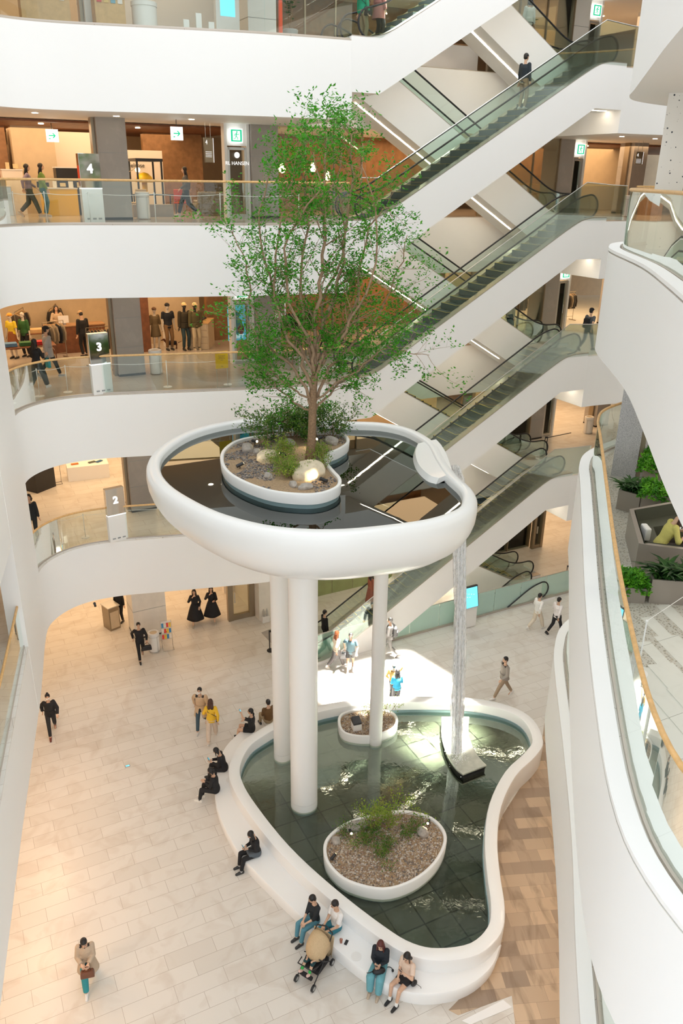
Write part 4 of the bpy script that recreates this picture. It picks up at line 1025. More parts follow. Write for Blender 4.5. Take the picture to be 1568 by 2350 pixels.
# palm on the fourth floor beside the terrazzo pillar
def palm(p, H, label, mat='leaf_dark', n=22, L=1.1):
    t = thing('potted_palm', label, 'plant', p); rr = random.Random(5)
    MB().lathe([(.0, 0), (.28, 0), (.42, .2), (.45, .45), (.32, .75), (.26, .8), (.24, .74), (0, .7)], n=28).build('pot', 'white_paint', t, True)
    MB().tube([(0, 0, .7), (.02, 0, H*.6), (0, .02, H)], [.06, .045, .03], 8).build('stem', 'bark', t, True); l = MB()
    for k in range(n):
        a = rr.uniform(0, 2*PI); z0 = H*rr.uniform(.55, 1); o = Vector((math.cos(a), math.sin(a), 0)); s = Vector((-o.y, o.x, 0)); pts = []
        for i in range(9): q = i/8; pts.append(Vector((0, 0, z0))+o*L*q+Vector((0, 0, L*(.55*q-.85*q*q))))
        l.tube(pts, [.012*(1-.7*i/8) for i in range(9)], 4)
        for i in range(1, 9):
            for sg in (-1, 1):
                for dd in (0, .5):
                    c = pts[i-1].lerp(pts[i], dd); e = (s*sg*.8+o*.5+Vector((0, 0, -.35))).normalized()*L*.3*(1-.5*abs(i/8-.4)); w = o*.014
                    l.add([c-w, c+w, c+e*.6+w*1.3, c+e, c+e*.6-w*1.3], [(0, 1, 2, 3, 4)])
    l.build('fronds', mat, t, kind='stuff'); return t
palm((7.9, 16.9, F4), 1.9, 'dark green potted palm right of the white terrazzo pillar')

# ================================================================== people
def ik(a, t, l1, l2, pole):
    a = Vector(a); t = Vector(t); d = t-a; L = d.length; mx = (l1+l2)*.999
    if L > mx: t = a+d*(mx/L); d = t-a; L = mx
    if L < abs(l1-l2)+.01: L = abs(l1-l2)+.01
    x = (l1*l1-l2*l2+L*L)/(2*L); h = math.sqrt(max(0, l1*l1-x*x)); u = d.normalized(); p = Vector(pole); p = (p-u*p.dot(u))
    p = p.normalized() if p.length > 1e-4 else u.orthogonal().normalized()
    return a+u*x+p*h, t
REMESH = []
def remeshed(mb, name, mat, parent, vox=.012, smooth=2):
    o = mb.build(name, mat, parent, True)
    md = o.modifiers.new('r', 'REMESH'); md.mode = 'VOXEL'; md.voxel_size = vox; md.use_smooth_shade = True
    if smooth: s = o.modifiers.new('s', 'SMOOTH'); s.factor = .5; s.iterations = smooth
    REMESH.append(o); return o
SKIN = (.66, .42, .29)
def person(label, loc, yaw, pose='stand', H=1.68, top=(.02, .02, .02), bottom=(.03, .03, .035), hair=(.012, .01, .01), hairstyle='short', shoes=(.03, .03, .03), sleeve='long', legs='long', coat=None, skirt=None,
           lean=0.0, look=(0, 0), hands=None, feet=None, hip=None, wide=1.0, sex='f', mask=False, cap=None, extras=(), skin=SKIN, turn=0.0, group=None, cat='person', socks=None, headless=False, ph=1):
    k = H/1.70
    f = sex == 'f'
    hw, sw = (.092, .158) if f else (.09, .185)
    up = .93
    if pose == 'sit': up = .50
    if pose == 'walk': up = .90
    if hip is not None: up = hip
    P = Vector((0, 0, up)); sp = Vector((0, math.sin(lean), math.cos(lean)))
    Rt = Matrix.Rotation(turn, 3, 'Z'); lat = Rt @ Vector((1, 0, 0)); fw = Rt @ Vector((0, 1, 0)); fwl = (fw-sp*fw.dot(sp)).normalized()
    ch = P+sp*.30; sh = P+sp*.47; nb = P+sp*.53; 
    hy, hp = look; Rh = Rt @ Matrix.Rotation(hy, 3, 'Z') @ Matrix.Rotation(-hp-lean*.6, 3, 'X')
    hc = nb+sp*.075+Rh @ Vector((0, .025, .105))
    shl = {-1: sh-lat*sw, 1: sh+lat*sw}; hpj = {-1: P-Vector((hw, 0, 0)), 1: P+Vector((hw, 0, 0))}
    if feet is None:
        if pose == 'walk': feet = {ph: (ph*.085, .30, .09), -ph: (-ph*.085, -.36, .17)}
        elif pose == 'sit': feet = {-1: (-.11, .52, .09), 1: (.11, .50, .09)}
        else: feet = {-1: (-.10, .0, .09), 1: (.10, .02, .09)}
    if hands is None:
        if pose == 'walk': hands = {ph: (ph*.25, -.16, up+.02), -ph: (-ph*.25, .24, up+.06)}
        elif pose == 'sit': hands = {-1: (-.10, .30, up+.10), 1: (.10, .30, up+.10)}
        else: hands = {-1: (-.25, .04, up-.08), 1: (.25, .04, up-.08)}
    A = {}; G = {}
    for s in (-1, 1):
        e, h = ik(shl[s], Vector(hands[s]), .285, .25, (s*.5, -.8, -.35)); A[s] = (shl[s], e, h)
        kn, an = ik(hpj[s], Vector(feet[s]), .44, .42, (s*.08, 1, .25)); G[s] = (hpj[s], kn, an)
    body = MB()
    def torso(mb, g=0.0, lo=-.08, hi=.5, flare=1.0):
        R = []
        prof = [(-.10, .145, .105), (-.03, .168 if f else .160, .118), (.06, .16 if f else .158, .112), (.16, .128 if f else .148, .096), (.26, .142 if f else .165, .108), (.36, .158 if f else .182, .118), (.44, .15 if f else .178, .098), (.485, .10, .072), (.52, .058, .058)]
        for z, a, b in prof:
            if z < lo or z > hi: continue
            c = P+sp*z; R.append([c+lat*((a+g)*math.cos(2*PI*j/16))+fwl*((b+g)*math.sin(2*PI*j/16)) for j in range(16)])
        mb.rings(R)
    if not headless or True:
        torso(body, 0)
    for s in (-1, 1):
        a, e, h = A[s]; body.ell(a-lat*s*.01, (.062, .06, .06)); body.capsule(a, e, .050, .038); body.capsule(e, h, .038, .026)
        a, kn, an = G[s]; body.capsule(a+Vector((0, 0, -.02)), kn, .083, .055); body.capsule(kn, an, .055, .036)
        fd = Vector((0, 1, 0))
        if pose == 'walk' and an.z > .13: fd = Vector((0, .7, -.7))
        body.capsule(an+Vector((0, 0, -.04))-fd*.04, an+fd*.13+Vector((0, 0, -.055)), .035, .028)
        # palm
        fa = (h-e).normalized(); n2 = fa.cross(Vector((0, 0, 1)));
        if n2.length < .2: n2 = Vector((1, 0, 0)) if abs(fa.z) > .8 else Vector((0, 1, 0))
        n2.normalize(); pn = fa.cross(n2).normalized()
        if abs(fa.z) > .8: n2 = Vector((0, 1, 0)); n2 = (n2-fa*n2.dot(fa)).normalized(); pn = n2.cross(fa).normalized()*(-s)
        A[s] = (*A[s], fa, n2, pn)
        q = h+fa*.045; m3 = Matrix((n2, fa, pn)).transposed(); body.ell(q, (.040, .052, .016), m3, 10, 8)
    body.capsule(nb-sp*.06, nb+sp*.09, .055, .050)
    body.ell(hc+Rh @ Vector((0, -.008, .02)), (.076, .094, .095), Rh, 16, 12); body.ell(hc+Rh @ Vector((0, .022, -.045)), (.056, .066, .068), Rh, 14, 10)
    body.capsule(hc+Rh @ Vector((0, .088, .012)), hc+Rh @ Vector((0, .102, -.018)), .009, .014, 8)
    for s in (-1, 1): body.ell(hc+Rh @ Vector((s*.078, -.01, -.005)), (.012, .02, .03), Rh, 8, 6)
    root = remeshed(body, 'person' if cat == 'person' else 'mannequin', color(skin, .55), None, .0095, 2)
    root.location = loc; root.rotation_euler = (0, 0, yaw); root.scale = (k, k, k); tag(root, label, cat, group)
    # fingers and face, joined to the body after remeshing
    xt = MB(); xt.cur = 0
    for s in (-1, 1):
        a, e, h, fa, n2, pn = A[s]; b = h+fa*.082; th = -s if abs(fa.z) < .8 else 1
        for i, (ofs, L) in enumerate(((-.029, .062), (-.010, .072), (.010, .067), (.028, .05))):
            p0 = b+n2*ofs-fa*.015; p1 = p0+fa*L*.62+pn*.008; p2 = p1+fa*L*.38+pn*.030; xt.capsule(p0, p1, .0092, .0085, 6); xt.capsule(p1, p2, .0085, .007, 6)
        p0 = h+fa*.03-n2*.03; p1 = p0-n2*.022+fa*.03+pn*.012; p2 = p1+fa*.03+pn*.012; xt.capsule(p0, p1, .012, .0105, 6); xt.capsule(p1, p2, .0105, .008, 6)
    xt.cur = 1
    for s in (-1, 1):
        xt.ell(hc+Rh @ Vector((s*.031, .082, .018)), (.013, .007, .0055), Rh, 8, 5); xt.capsule(hc+Rh @ Vector((s*.016, .088, .038)), hc+Rh @ Vector((s*.046, .078, .040)), .004, .003, 5)
    xt.cur = 2; xt.ell(hc+Rh @ Vector((0, .086, -.052)), (.020, .007, .0065), Rh, 8, 5)
    root['_x'] = len(XT); XT.append(xt)
    # hair
    if hairstyle != 'none':
        h = MB(); back = Rh @ Vector((0, -1, 0)); upv = Rh @ Vector((0, 0, 1)); sd = Rh @ Vector((1, 0, 0))
        h.ell(hc+Rh @ Vector((0, -.020, .036)), (.087, .099, .094), Rh, 16, 10)
        if hairstyle == 'short':
            h.ell(hc+Rh @ Vector((0, -.045, -.01)), (.079, .068, .075), Rh, 14, 8)
        if hairstyle in ('long', 'bob', 'pony', 'wavy'):
            L = {'long': .34, 'bob': .15, 'pony': .12, 'wavy': .28}[hairstyle]
            for x, w in ((-.062, .036), (-.03, .045), (.03, .045), (.062, .036)):
                p0 = hc+sd*x+back*.035; p1 = hc+sd*x*1.25+back*.085-Vector((0, 0, L*.55)); p2 = hc+sd*x*1.1+back*(.095)-Vector((0, 0, L)); h.capsule(p0, p1, w, w*.95, 8); h.capsule(p1, p2, w*.95, w*.55, 8)
            for x in (-.078, .078):
                h.capsule(hc+sd*x+upv*.03, hc+sd*x*1.05-Vector((0, 0, min(L, .22)))+back*.0, .022, .016, 8)
        if hairstyle == 'bun': h.ell(hc+back*.055+upv*.12, (.042, .042, .04)); h.ell(hc+Rh @ Vector((0, -.045, -.01)), (.077, .066, .07), Rh, 12, 8)
        if hairstyle == 'pony': h.capsule(hc+back*.10+upv*.03, hc+back*.13-Vector((0, 0, .2)), .03, .012, 8)
        remeshed(h, 'hair', color(hair, .45), root, .012, 1)
    if cap:
        c = MB(); c.ell(hc+Rh @ Vector((0, -.012, .055)), (.095, .106, .082), Rh, 16, 10); co = c.build('cap', color(cap), root, True); b = MB(); b.ell(hc+Rh @ Vector((0, .11, .055)), (.07, .07, .008), Rh, 14, 6); b.build('cap_brim', color(cap), co, True)
    if mask: MB().ell(hc+Rh @ Vector((0, .055, -.035)), (.058, .048, .042), Rh, 14, 8).build('face_mask', color((.9, .9, .9)), root, True)
    # clothes
    if top is not None:
        g = MB(); torso(g, .014, -.12 if pose != 'sit' else -.06, .49)
        for s in (-1, 1):
            a, e, hh = A[s][:3]; g.ell(a-lat*s*.01, (.074, .072, .07)); en = {'long': 1.0, 'short': .0, 'half': .45, 'none': None}[sleeve]
            if en is None: continue
            if sleeve == 'short': q = a.lerp(e, .72); g.capsule(a, q, .066, .066, 10, 1, .12)
            else:
                g.capsule(a, e, .064, .056); q = e.lerp(hh, .93 if sleeve == 'long' else .3); g.capsule(e, q, .056, .043, 10, 1, .12)
        remeshed(g, 'top', color(top), root, .014, 2)
    if bottom is not None:
        g = MB(); cc = P
        R = []
        for z, a, b in ((-.13, .12, .10), (-.08, .168, .122), (-.02, .183, .132), (.06, .172, .124), (.1, .155, .112)):
            c = P+Vector((0, 0, 1))*z if z < 0 else P+sp*z; R.append([c+Vector((a*math.cos(2*PI*j/16), b*math.sin(2*PI*j/16), 0)) for j in range(16)])
        g.rings(R)
        for s in (-1, 1):
            a, kn, an = G[s]
            if legs == 'short': g.capsule(a+Vector((0, 0, -.02)), a.lerp(kn, .62), .098, .098*wide, 12, 1, .1)
            else:
                g.capsule(a+Vector((0, 0, -.02)), kn, .097, .071*wide, 12); q = kn.lerp(an, .93 if legs == 'long' else .5); g.capsule(kn, q, .071*wide, .056*wide, 12, 1, .08)
        remeshed(g, 'trousers' if legs == 'long' else 'shorts', color(bottom), root, .014, 2)
    if skirt is not None:
        c, L, w = skirt; g = MB(); R = []
        if pose == 'sit':
            kc = (G[-1][1]+G[1][1])/2; R = None
            for s in (-1, 1): g.capsule(P+Vector((s*hw, 0, 0)), P.lerp(G[s][1], L), .115, .105, 12, 1, .15)
            g.ell(P, (.19, .14, .13))
        else:
            drift = (Vector(feet[1])+Vector(feet[-1]))/2
            for i in range(9):
                q = i/8; z = P.z+.14-(L+.14)*q; a = .145+(w-.145)*q**.8; n = 24
                R.append([Vector((a*(1+.05*q*math.sin(5*2*PI*j/n))*math.cos(2*PI*j/n), a*(.78+.22*q*.6)*(1+.05*q*math.cos(4*2*PI*j/n))*math.sin(2*PI*j/n)+drift.y*q*.3, z)) for j in range(n)])
            g.rings(R)
        g.build('skirt', color(c), root, True) if pose != 'sit' else remeshed(g, 'skirt', color(c), root, .014, 2)
    if coat is not None:
        c, L, w = coat; g = MB(); R = []
        for z, a, b in ((.485, .11, .082), (.44, .178, .125), (.36, .185, .145), (.26, .175, .14), (.16, .172, .135), (.05, .19, .145)): 
            cc = P+sp*z; R.append([cc+lat*(a*math.cos(2*PI*j/20))+fwl*(b*math.sin(2*PI*j/20)) for j in range(20)])
        g.rings(R); R = []
        ga = .42 if L > .2 else .16
        for i in range(0, 7):
            q = i/6; z = P.z+.08-L*1.08*q; a = .185+(w-.185)*q; b = .146+(w*.82-.146)*q; gq = ga*(.35+.65*q)
            arc = [PI/2+gq+(2*PI-2*gq)*j/22 for j in range(23)]
            R.append([Vector((a*math.cos(t), b*math.sin(t)-.03*q, z)) for t in arc]+[Vector(((a-.03)*math.cos(t), (b-.03)*math.sin(t)-.03*q, z)) for t in arc[::-1]])
        g.rings(R)
        for s in (-1, 1): a, e, hh = A[s][:3]; g.capsule(a, e, .078, .068); g.capsule(e, e.lerp(hh, .92), .068, .056, 10, 1, .1)
        ct = remeshed(g, 'coat', color(c), root, .015, 2)
        b = MB(); b.tube([P+sp*.15+Vector((.18*math.cos(t*PI/12), .146*math.sin(t*PI/12), 0)) for t in range(24)], .014, 6, closed=True); b.build('belt', color(tuple(x*.8 for x in c)), ct, True)
    for s in (-1, 1):
        an = G[s][2]; fd = Vector((0, 1, 0)); dn = Vector((0, 0, -1))
        if pose == 'walk' and an.z > .13: fd = Vector((0, .75, -.66)); dn = Vector((0, -.66, -.75))
        g = MB(); g.capsule(an+dn*.045-fd*.045, an+fd*.07+dn*.05, .046, .044); g.capsule(an+fd*.07+dn*.055, an+fd*.155+dn*.062, .043, .036); g.capsule(an+dn*.02-fd*.02, an+dn*.0-fd*.015, .045, .044, 10, 1, .2)
        o = remeshed(g, 'shoe', color(shoes, .5), root, .012, 1)
        sl = MB(); sl.capsule(an+dn*.082-fd*.045, an+fd*.15+dn*.084, .036, .034, 10); sl.build('sole', color((.75, .74, .72) if sum(shoes) > .3 else (.05, .05, .05), .6), o, True)
        if socks: MB().capsule(an+Vector((0, 0, -.02)), an.lerp(G[s][1], .22), .043, .043, 10, 1, .1).build('sock', color(socks), root, True)
    J = dict(P=P, sh=sh, hc=hc, hand={s: A[s][2]+A[s][3]*.09 for s in (-1, 1)}, knee={s: G[s][1] for s in (-1, 1)}, Rh=Rh, root=root, k=k, lat=lat, fwl=fwl, sp=sp)
    for ex in extras: ex(J)
    return root
XT = []
def world_of(J, v): 
    r = J['root']; return Vector(r.location)+Matrix.Rotation(r.rotation_euler[2], 3, 'Z') @ (Vector(v)*J['k'])
def x_phone(s=1, label=None, ear=False):
    def f(J):
        c = J['hand'][s]+Vector((-s*.0, .015, .03)); t = thing('phone', label or 'dark phone in the hand', 'phone', world_of(J, c), J['root'].rotation_euler[2])
        MB().box((0, 0, 0), (.074, .011, .15), rx=-.5).build('case', 'black_rubber', t, bevel=.003); MB().box((0, -.007, 0), (.066, .002, .138), rx=-.5).build('screen', 'screen_teal', t)
    return f
def x_bag(kind, s, col, label, size=(.30, .12, .22), drop=.0):
    def f(J):
        h = J['hand'][s]; sx, sy, sz = size
        if kind == 'hand':
            t = thing('handbag', label, 'bag', world_of(J, (h.x, h.y, h.z-.13-sz)), J['root'].rotation_euler[2]+drop)
            b = MB(); b.rings([[Vector((x*q, y*q, z)) for x, y in ((-sx/2, -sy/2), (sx/2, -sy/2), (sx/2, sy/2), (-sx/2, sy/2))] for z, q in ((0, .92), (.02, 1), (sz*.7, .97), (sz, .82))]); b.build('body', color(col, .5), t, bevel=.012)
            MB().tube([(sx*.28*math.cos(a), 0, sz-.02+.15*math.sin(a)) for a in [PI*i/10 for i in range(11)]], .009, 6).build('handle', color(tuple(x*.6 for x in col), .5), t, True)
            MB().box((0, -sy*.46, sz*.62), (sx*.9, .012, .02)).build('strap', color(tuple(x*.5 for x in col), .5), t)
        elif kind == 'cross':
            c = J['P']+Vector((s*.2, .06, .02)); t = thing('crossbody_bag', label, 'bag', world_of(J, c), J['root'].rotation_euler[2])
            MB().box((0, 0, -.06), (sy, sx, sz)).build('body', color(col, .5), t, bevel=.02); p = J['sh']-J['lat']*s*.1+J['sp']*.03-c
            MB().tube([(0, 0, sz*.3), (-s*.03, .12, .22), p+J['fwl']*.11+Vector((0, 0, -.1)), p, p-J['fwl']*.12+Vector((0, 0, -.12)), (-s*.03, -.17, .18), (0, 0, sz*.3)], .009, 6).build('strap', color(col, .5), t, True)
        elif kind == 'back':
            c = J['P']+J['sp']*.24-J['fwl']*.21; t = thing('backpack', label, 'bag', world_of(J, c-Vector((0, 0, .22))), J['root'].rotation_euler[2])
            b = MB(); b.box((0, 0, .22), (.28, .14, .42)); b.build('body', color(col), t, bevel=.05); MB().box((0, -.085, .15), (.22, .05, .2)).build('pocket', color(col), t, bevel=.02)
            for q in (-1, 1): MB().tube([(q*.09, .05, .40), (q*.10, .16, .45), (q*.11, .32, .38), (q*.11, .34, .22), (q*.12, .2, .06), (q*.1, .05, .04)], .014, 6).build('strap', color(col), t, True)
    return f
CENTER = lambda x, y: math.atan2(-x, y)
def yaw_to(p, px2, z=None):
    """heading from world point p towards the pixel px2 on the same level"""
    q = at(px2[0], px2[1], p.z); return math.atan2(-(q.x-p.x), q.y-p.y)
BK = (.012, .012, .014); WH = (.82, .80, .76); DN = (.05, .09, .12); JN = (.05, .22, .27)
G0 = lambda x, y: at(x, y, 0)
def P0(label, px, to, **k):
    p = at(px[0], px[1], k.pop('z', 0)); return person(label, p, yaw_to(p, to), **k)
ph_h = lambda up, y=.27, dx=.05: {-1: (-dx, y, up+.24), 1: (dx, y+.02, up+.26)}
P0('staff person in a black suit and white mask walking towards the camera at the left', (122, 1684), (124, 1760), pose='walk', top=BK, bottom=(.02, .02, .022), shoes=(.16, .03, .02), mask=True, H=1.66, hairstyle='bun', coat=(BK, .12, .2))
P0('person in a dark suit carrying a black bag past the pale marble pillar', (325, 1512), (345, 1600), pose='walk', top=BK, bottom=BK, sex='m', extras=[x_bag('hand', -1, BK, 'soft black bag carried by the person in the dark suit', (.36, .14, .2))])
P0('left of two people in long black dresses walking out of the golden hall', (450, 1431), (440, 1500), pose='walk', top=BK, bottom=None, skirt=(BK, .62, .38), hairstyle='long', hands={-1: (-.2, .12, .9), 1: (.07, .2, 1.42)}, shoes=(.4, .36, .3))
P0('right of two people in long black dresses, a white paper held before the chest', (488, 1424), (500, 1500), pose='walk', top=BK, bottom=None, skirt=(BK, .58, .38), hairstyle='long', ph=-1, hands={-1: (-.1, .28, 1.15), 1: (.08, .2, 1.42)}, shoes=(.5, .46, .4))
P0('person in a beige trench coat seen from behind, walking left of the yellow top', (464, 1672), (440, 1740), pose='walk', coat=((.58, .42, .27), .38, .26), bottom=DN, shoes=(.7, .68, .65), sex='m', H=1.72, mask=True)
P0('person in a bright yellow top and cream trousers walking beside the trench coat', (488, 1698), (500, 1640), pose='walk', top=(.80, .50, .03), bottom=(.66, .55, .45), hairstyle='long', hair=(.06, .02, .01), wide=1.35, shoes=(.7, .6, .5), extras=[x_bag('cross', 1, BK, 'small black crossbody bag on the yellow top', (.2, .1, .14))])
P0('person in a trench coat and teal trousers looking down into a brown bag', (208, 2258), (206, 2330), pose='walk', coat=((.48, .38, .28), .42, .28), bottom=(.03, .28, .32), wide=1.3, hairstyle='bun', look=(0, .6), H=1.62, hands={-1: (-.06, .28, 1.06), 1: (.1, .28, 1.08)}, shoes=(.8, .8, .8), extras=[x_bag('hand', -1, (.16, .06, .03), 'brown handbag held open by the person in teal trousers', (.32, .14, .18))])
P0('person in a grey blazer and khaki trousers striding to the left behind the pond', (1152, 1600), (1085, 1612), pose='walk', coat=((.30, .27, .24), .14, .21), bottom=(.34, .25, .17), sex='m', H=1.78, shoes=(.8, .78, .75), feet={1: (.085, -.42, .14), -1: (-.085, .38, .09)})
P0('person in white shirt and cream trousers walking right, left one of the pair', (1230, 1444), (1290, 1425), pose='walk', top=(.85, .84, .82), bottom=(.70, .62, .50), sex='m', H=1.76, wide=1.25, shoes=(.8, .78, .72))
P0('person in white shirt and black trousers carrying a flat black case', (1273, 1454), (1330, 1435), pose='walk', top=(.88, .84, .83), bottom=BK, sex='m', H=1.76, shoes=BK, extras=[x_bag('hand', -1, BK, 'flat black carrying case held by the person in black trousers', (.40, .1, .34))])
P0('person in a white blouse and black trousers in the patch of sun', (772, 1532), (830, 1510), pose='walk', top=(.85, .74, .6), bottom=(.035, .03, .03), hairstyle='long', hair=(.25, .07, .02), wide=1.25, shoes=(.85, .8, .75))
P0('person in a dark teal printed T-shirt and shorts in the patch of sun', (804, 1538), (795, 1600), pose='walk', top=(.03, .07, .09), bottom=BK, legs='short', sleeve='short', sex='m', H=1.7, shoes=(.75, .7, .65), extras=[x_bag('hand', 1, (.05, .05, .055), 'dark grey gym bag carried in the patch of sun', (.36, .2, .24))])
P0('person in a charcoal suit with a black backpack beside the slender column', (893, 1505), (850, 1500), pose='walk', top=(.04, .038, .036), coat=((.045, .042, .04), .14, .21), bottom=(.04, .038, .036), sex='m', H=1.78, extras=[x_bag('back', 1, BK, 'black backpack worn over the charcoal suit')])
P0('person in mustard jacket and hat raising one arm behind the pond wall', (901, 1608), (935, 1560), top=(.50, .28, .07), bottom=BK, sex='m', cap=(.55, .42, .28), hands={-1: (-.24, .1, .95), 1: (.36, .2, 1.85)}, H=1.6)
P0('person in a bright blue jacket and black skirt leaning on the pond wall', (909, 1622), (880, 1560), top=(.03, .36, .58), bottom=BK, hairstyle='long', H=1.6, hands={-1: (-.12, .25, 1.05), 1: (.12, .25, 1.05)})
def seated(label, px, to, seat=.42, **k):
    p = at(px[0], px[1], seat); p.z = 0; yaw = math.atan2(-(at(to[0], to[1], 0).x-p.x), at(to[0], to[1], 0).y-p.y)
    return person(label, p, yaw, pose='sit', hip=seat+.10, **k)
seated('person in black T-shirt and shorts on the ledge holding a phone up', (578, 1676), (490, 1690), top=BK, bottom=BK, sleeve='short', legs='short', sex='m', hands={-1: (-.05, .34, 1.15), 1: (.16, .28, .72)}, extras=[x_phone(-1, 'phone held up by the person in the black T-shirt')])
seated('person in an olive brown top resting on the far end of the ledge', (617, 1655), (560, 1600), top=(.13, .065, .02), bottom=(.35, .27, .16), sex='m')
seated('person with a leopard print shoulder looking at a phone on the ledge', (515, 1765), (455, 1790), top=BK, bottom=BK, look=(0, .5), lean=.25, hairstyle='bob', hands=ph_h(.52, .38), extras=[x_phone(1, 'phone of the person with the leopard print shoulder')])
seated('person all in black seen from behind on the corner of the ledge', (496, 1815), (430, 1830), top=BK, bottom=BK, hairstyle='pony', lean=.12, look=(.1, .4), hands=ph_h(.52, .34), shoes=(.8, .78, .72), socks=(.1, .1, .1))
seated('person with long black hair and grey skirt over black leggings, looking at a phone', (589, 1958), (520, 2010), top=BK, bottom=BK, hairstyle='long', lean=.12, look=(0, .55), hands=ph_h(.52, .28), skirt=((.10, .12, .14), .62, .2), shoes=(.03, .03, .03), socks=(.45, .45, .45), extras=[x_phone(1, 'phone of the person with long black hair')])
seated('person in an oversized black top and blue jeans facing left on the ledge', (722, 2112), (660, 2180), top=(.015, .02, .025), bottom=(.10, .28, .36), sleeve='half', hairstyle='short', look=(-.3, .4), hands={-1: (-.1, .36, .66), 1: (.0, .36, .68)}, shoes=(.04, .04, .04), legs='long')
seated('person in a white T-shirt and blue jeans beside the pushchair', (772, 2128), (712, 2190), top=(.86, .85, .84), bottom=(.03, .20, .27), sleeve='short', sex='m', look=(-.2, .3), hands={-1: (-.16, .36, .68), 1: (.02, .36, .70)}, shoes=(.75, .72, .66), H=1.74)
seated('person with red brown hair, black cardigan and wide blue jeans, reading a phone', (873, 2215), (850, 2310), top=(.015, .02, .028), bottom=(.14, .38, .44), wide=1.5, hairstyle='long', hair=(.10, .02, .015), look=(0, .45), hands=ph_h(.52, .26), shoes=(.5, .4, .3), extras=[x_phone(1, 'pale phone of the person in wide blue jeans')])
seated('person with hairband, peach T-shirt, black skirt and white socks on the near ledge', (934, 2245), (888, 2320), top=(.78, .60, .48), bottom=None, skirt=(BK, .55, .2), sleeve='short', hairstyle='bob', look=(.1, .35), hands={-1: (-.12, .30, .98), 1: (.06, .28, .68)}, shoes=BK, socks=(.85, .85, .82), extras=[x_phone(-1, 'phone of the person in the peach T-shirt')])
# on the escalators
def esc_person(label, s, w, F, h=5.3, d=1, **k):
    run = h*9.2/5.3; a = 10.2-run; kk = round((s-(a-.3))/.4-.5); s = a-.3+.4*(kk+.5); z = min(max((s+.2-a)*h/run, 0), h)
    p = SW(s, w, F+z+.005); yaw = UA-PI/2 if d > 0 else UA+PI/2
    return person(label, p, yaw+k.pop('dy', 0), **k)
esc_person('person in black vest, white sleeves and cream trousers on the second front escalator', 6.4, .8, F1, 6.2, top=(.80, .76, .70), bottom=(.72, .66, .52), hairstyle='long', hands={-1: (-.06, .24, 1.12), 1: (.1, .26, 1.1)}, shoes=(.8, .78, .7), coat=None, dy=.4)
esc_person('person in cream trousers just below the one in the black vest', 5.6, .9, F1, 6.2, top=BK, bottom=(.62, .57, .44), hairstyle='long', shoes=(.8, .78, .7))
esc_person('person in a rust patterned dress on the lowest front escalator', 1.9, .85, F1, 6.2, top=(.28, .08, .04), bottom=None, skirt=((.25, .08, .05), .55, .26), hairstyle='wavy')
esc_person('person in a dark jacket and tan trousers near the top of the fourth-floor escalator', 7.5, .75, F4, sex='m', top=(.02, .03, .04), bottom=(.30, .21, .12), H=1.72, shoes=(.6, .58, .55), dy=.2)
person('person with a crossbody strap stepping onto the lowest escalator', SW(-1.25, .95, .02), UA-PI/2+.3, top=(.80, .80, .78), bottom=(.03, .05, .07), hairstyle='bob', hands={-1: (-.42, .22, 1.05), 1: (.2, .1, .9)}, extras=[x_bag('cross', 1, BK, 'black crossbody bag at the foot of the lowest escalator')])
person('person in a dark coat following onto the lowest escalator', SW(-.3, 1.1, .02), UA-PI/2, top=BK, bottom=BK, sex='m')
person('person in a dark blue jacket at the foot of the lowest escalator, farthest left', SW(-2.4, 1.0, 0), UA-PI/2+.9, top=(.02, .04, .07), bottom=BK, hairstyle='bob', coat=((.02, .04, .06), .1, .19))
person('person in a grey T-shirt with a backpack walking off the third-floor escalator', SW(12.1, .9, F3+.01), UA-PI/2+.15, pose='walk', sex='m', top=(.10, .11, .12), bottom=(.02, .05, .07), sleeve='short', cap=BK, H=1.75, extras=[x_bag('back', 1, BK, 'black backpack on the grey T-shirt')])
person('left of two people descending on the rear escalator to the third floor', SW(8.6, 2.9, F3+.85), UA-PI/2, top=(.42, .34, .30), bottom=(.03, .04, .05), hairstyle='short')
person('right of two people descending on the rear escalator to the third floor, broad pale shirt', SW(9.4, 2.9, F3+.4), UA-PI/2, top=(.45, .42, .34), bottom=(.02, .05, .08), sex='m', H=1.8)
person('person with black hair and a pale blouse on the rear escalator to the fifth floor', SW(9.0, 2.9, F5+.66), UA-PI/2+1.3, top=(.55, .56, .5), bottom=(.03, .03, .035), hairstyle='bob')
person('person in a green jacket stepping onto the top left escalator', SW(.75, .8, F5+.01), UA-PI/2+.2, top=(.02, .30, .16), bottom=(.32, .24, .15), hairstyle='long', H=1.7, extras=[x_bag('cross', 1, BK, 'round black bag on the green jacket', (.24, .14, .24))])
person('person in a dusty pink coat on the top left escalator', SW(1.35, .8, F5+.12), UA-PI/2+.2, top=(.42, .15, .14), bottom=BK, coat=((.45, .17, .16), .35, .24), hairstyle='bob')
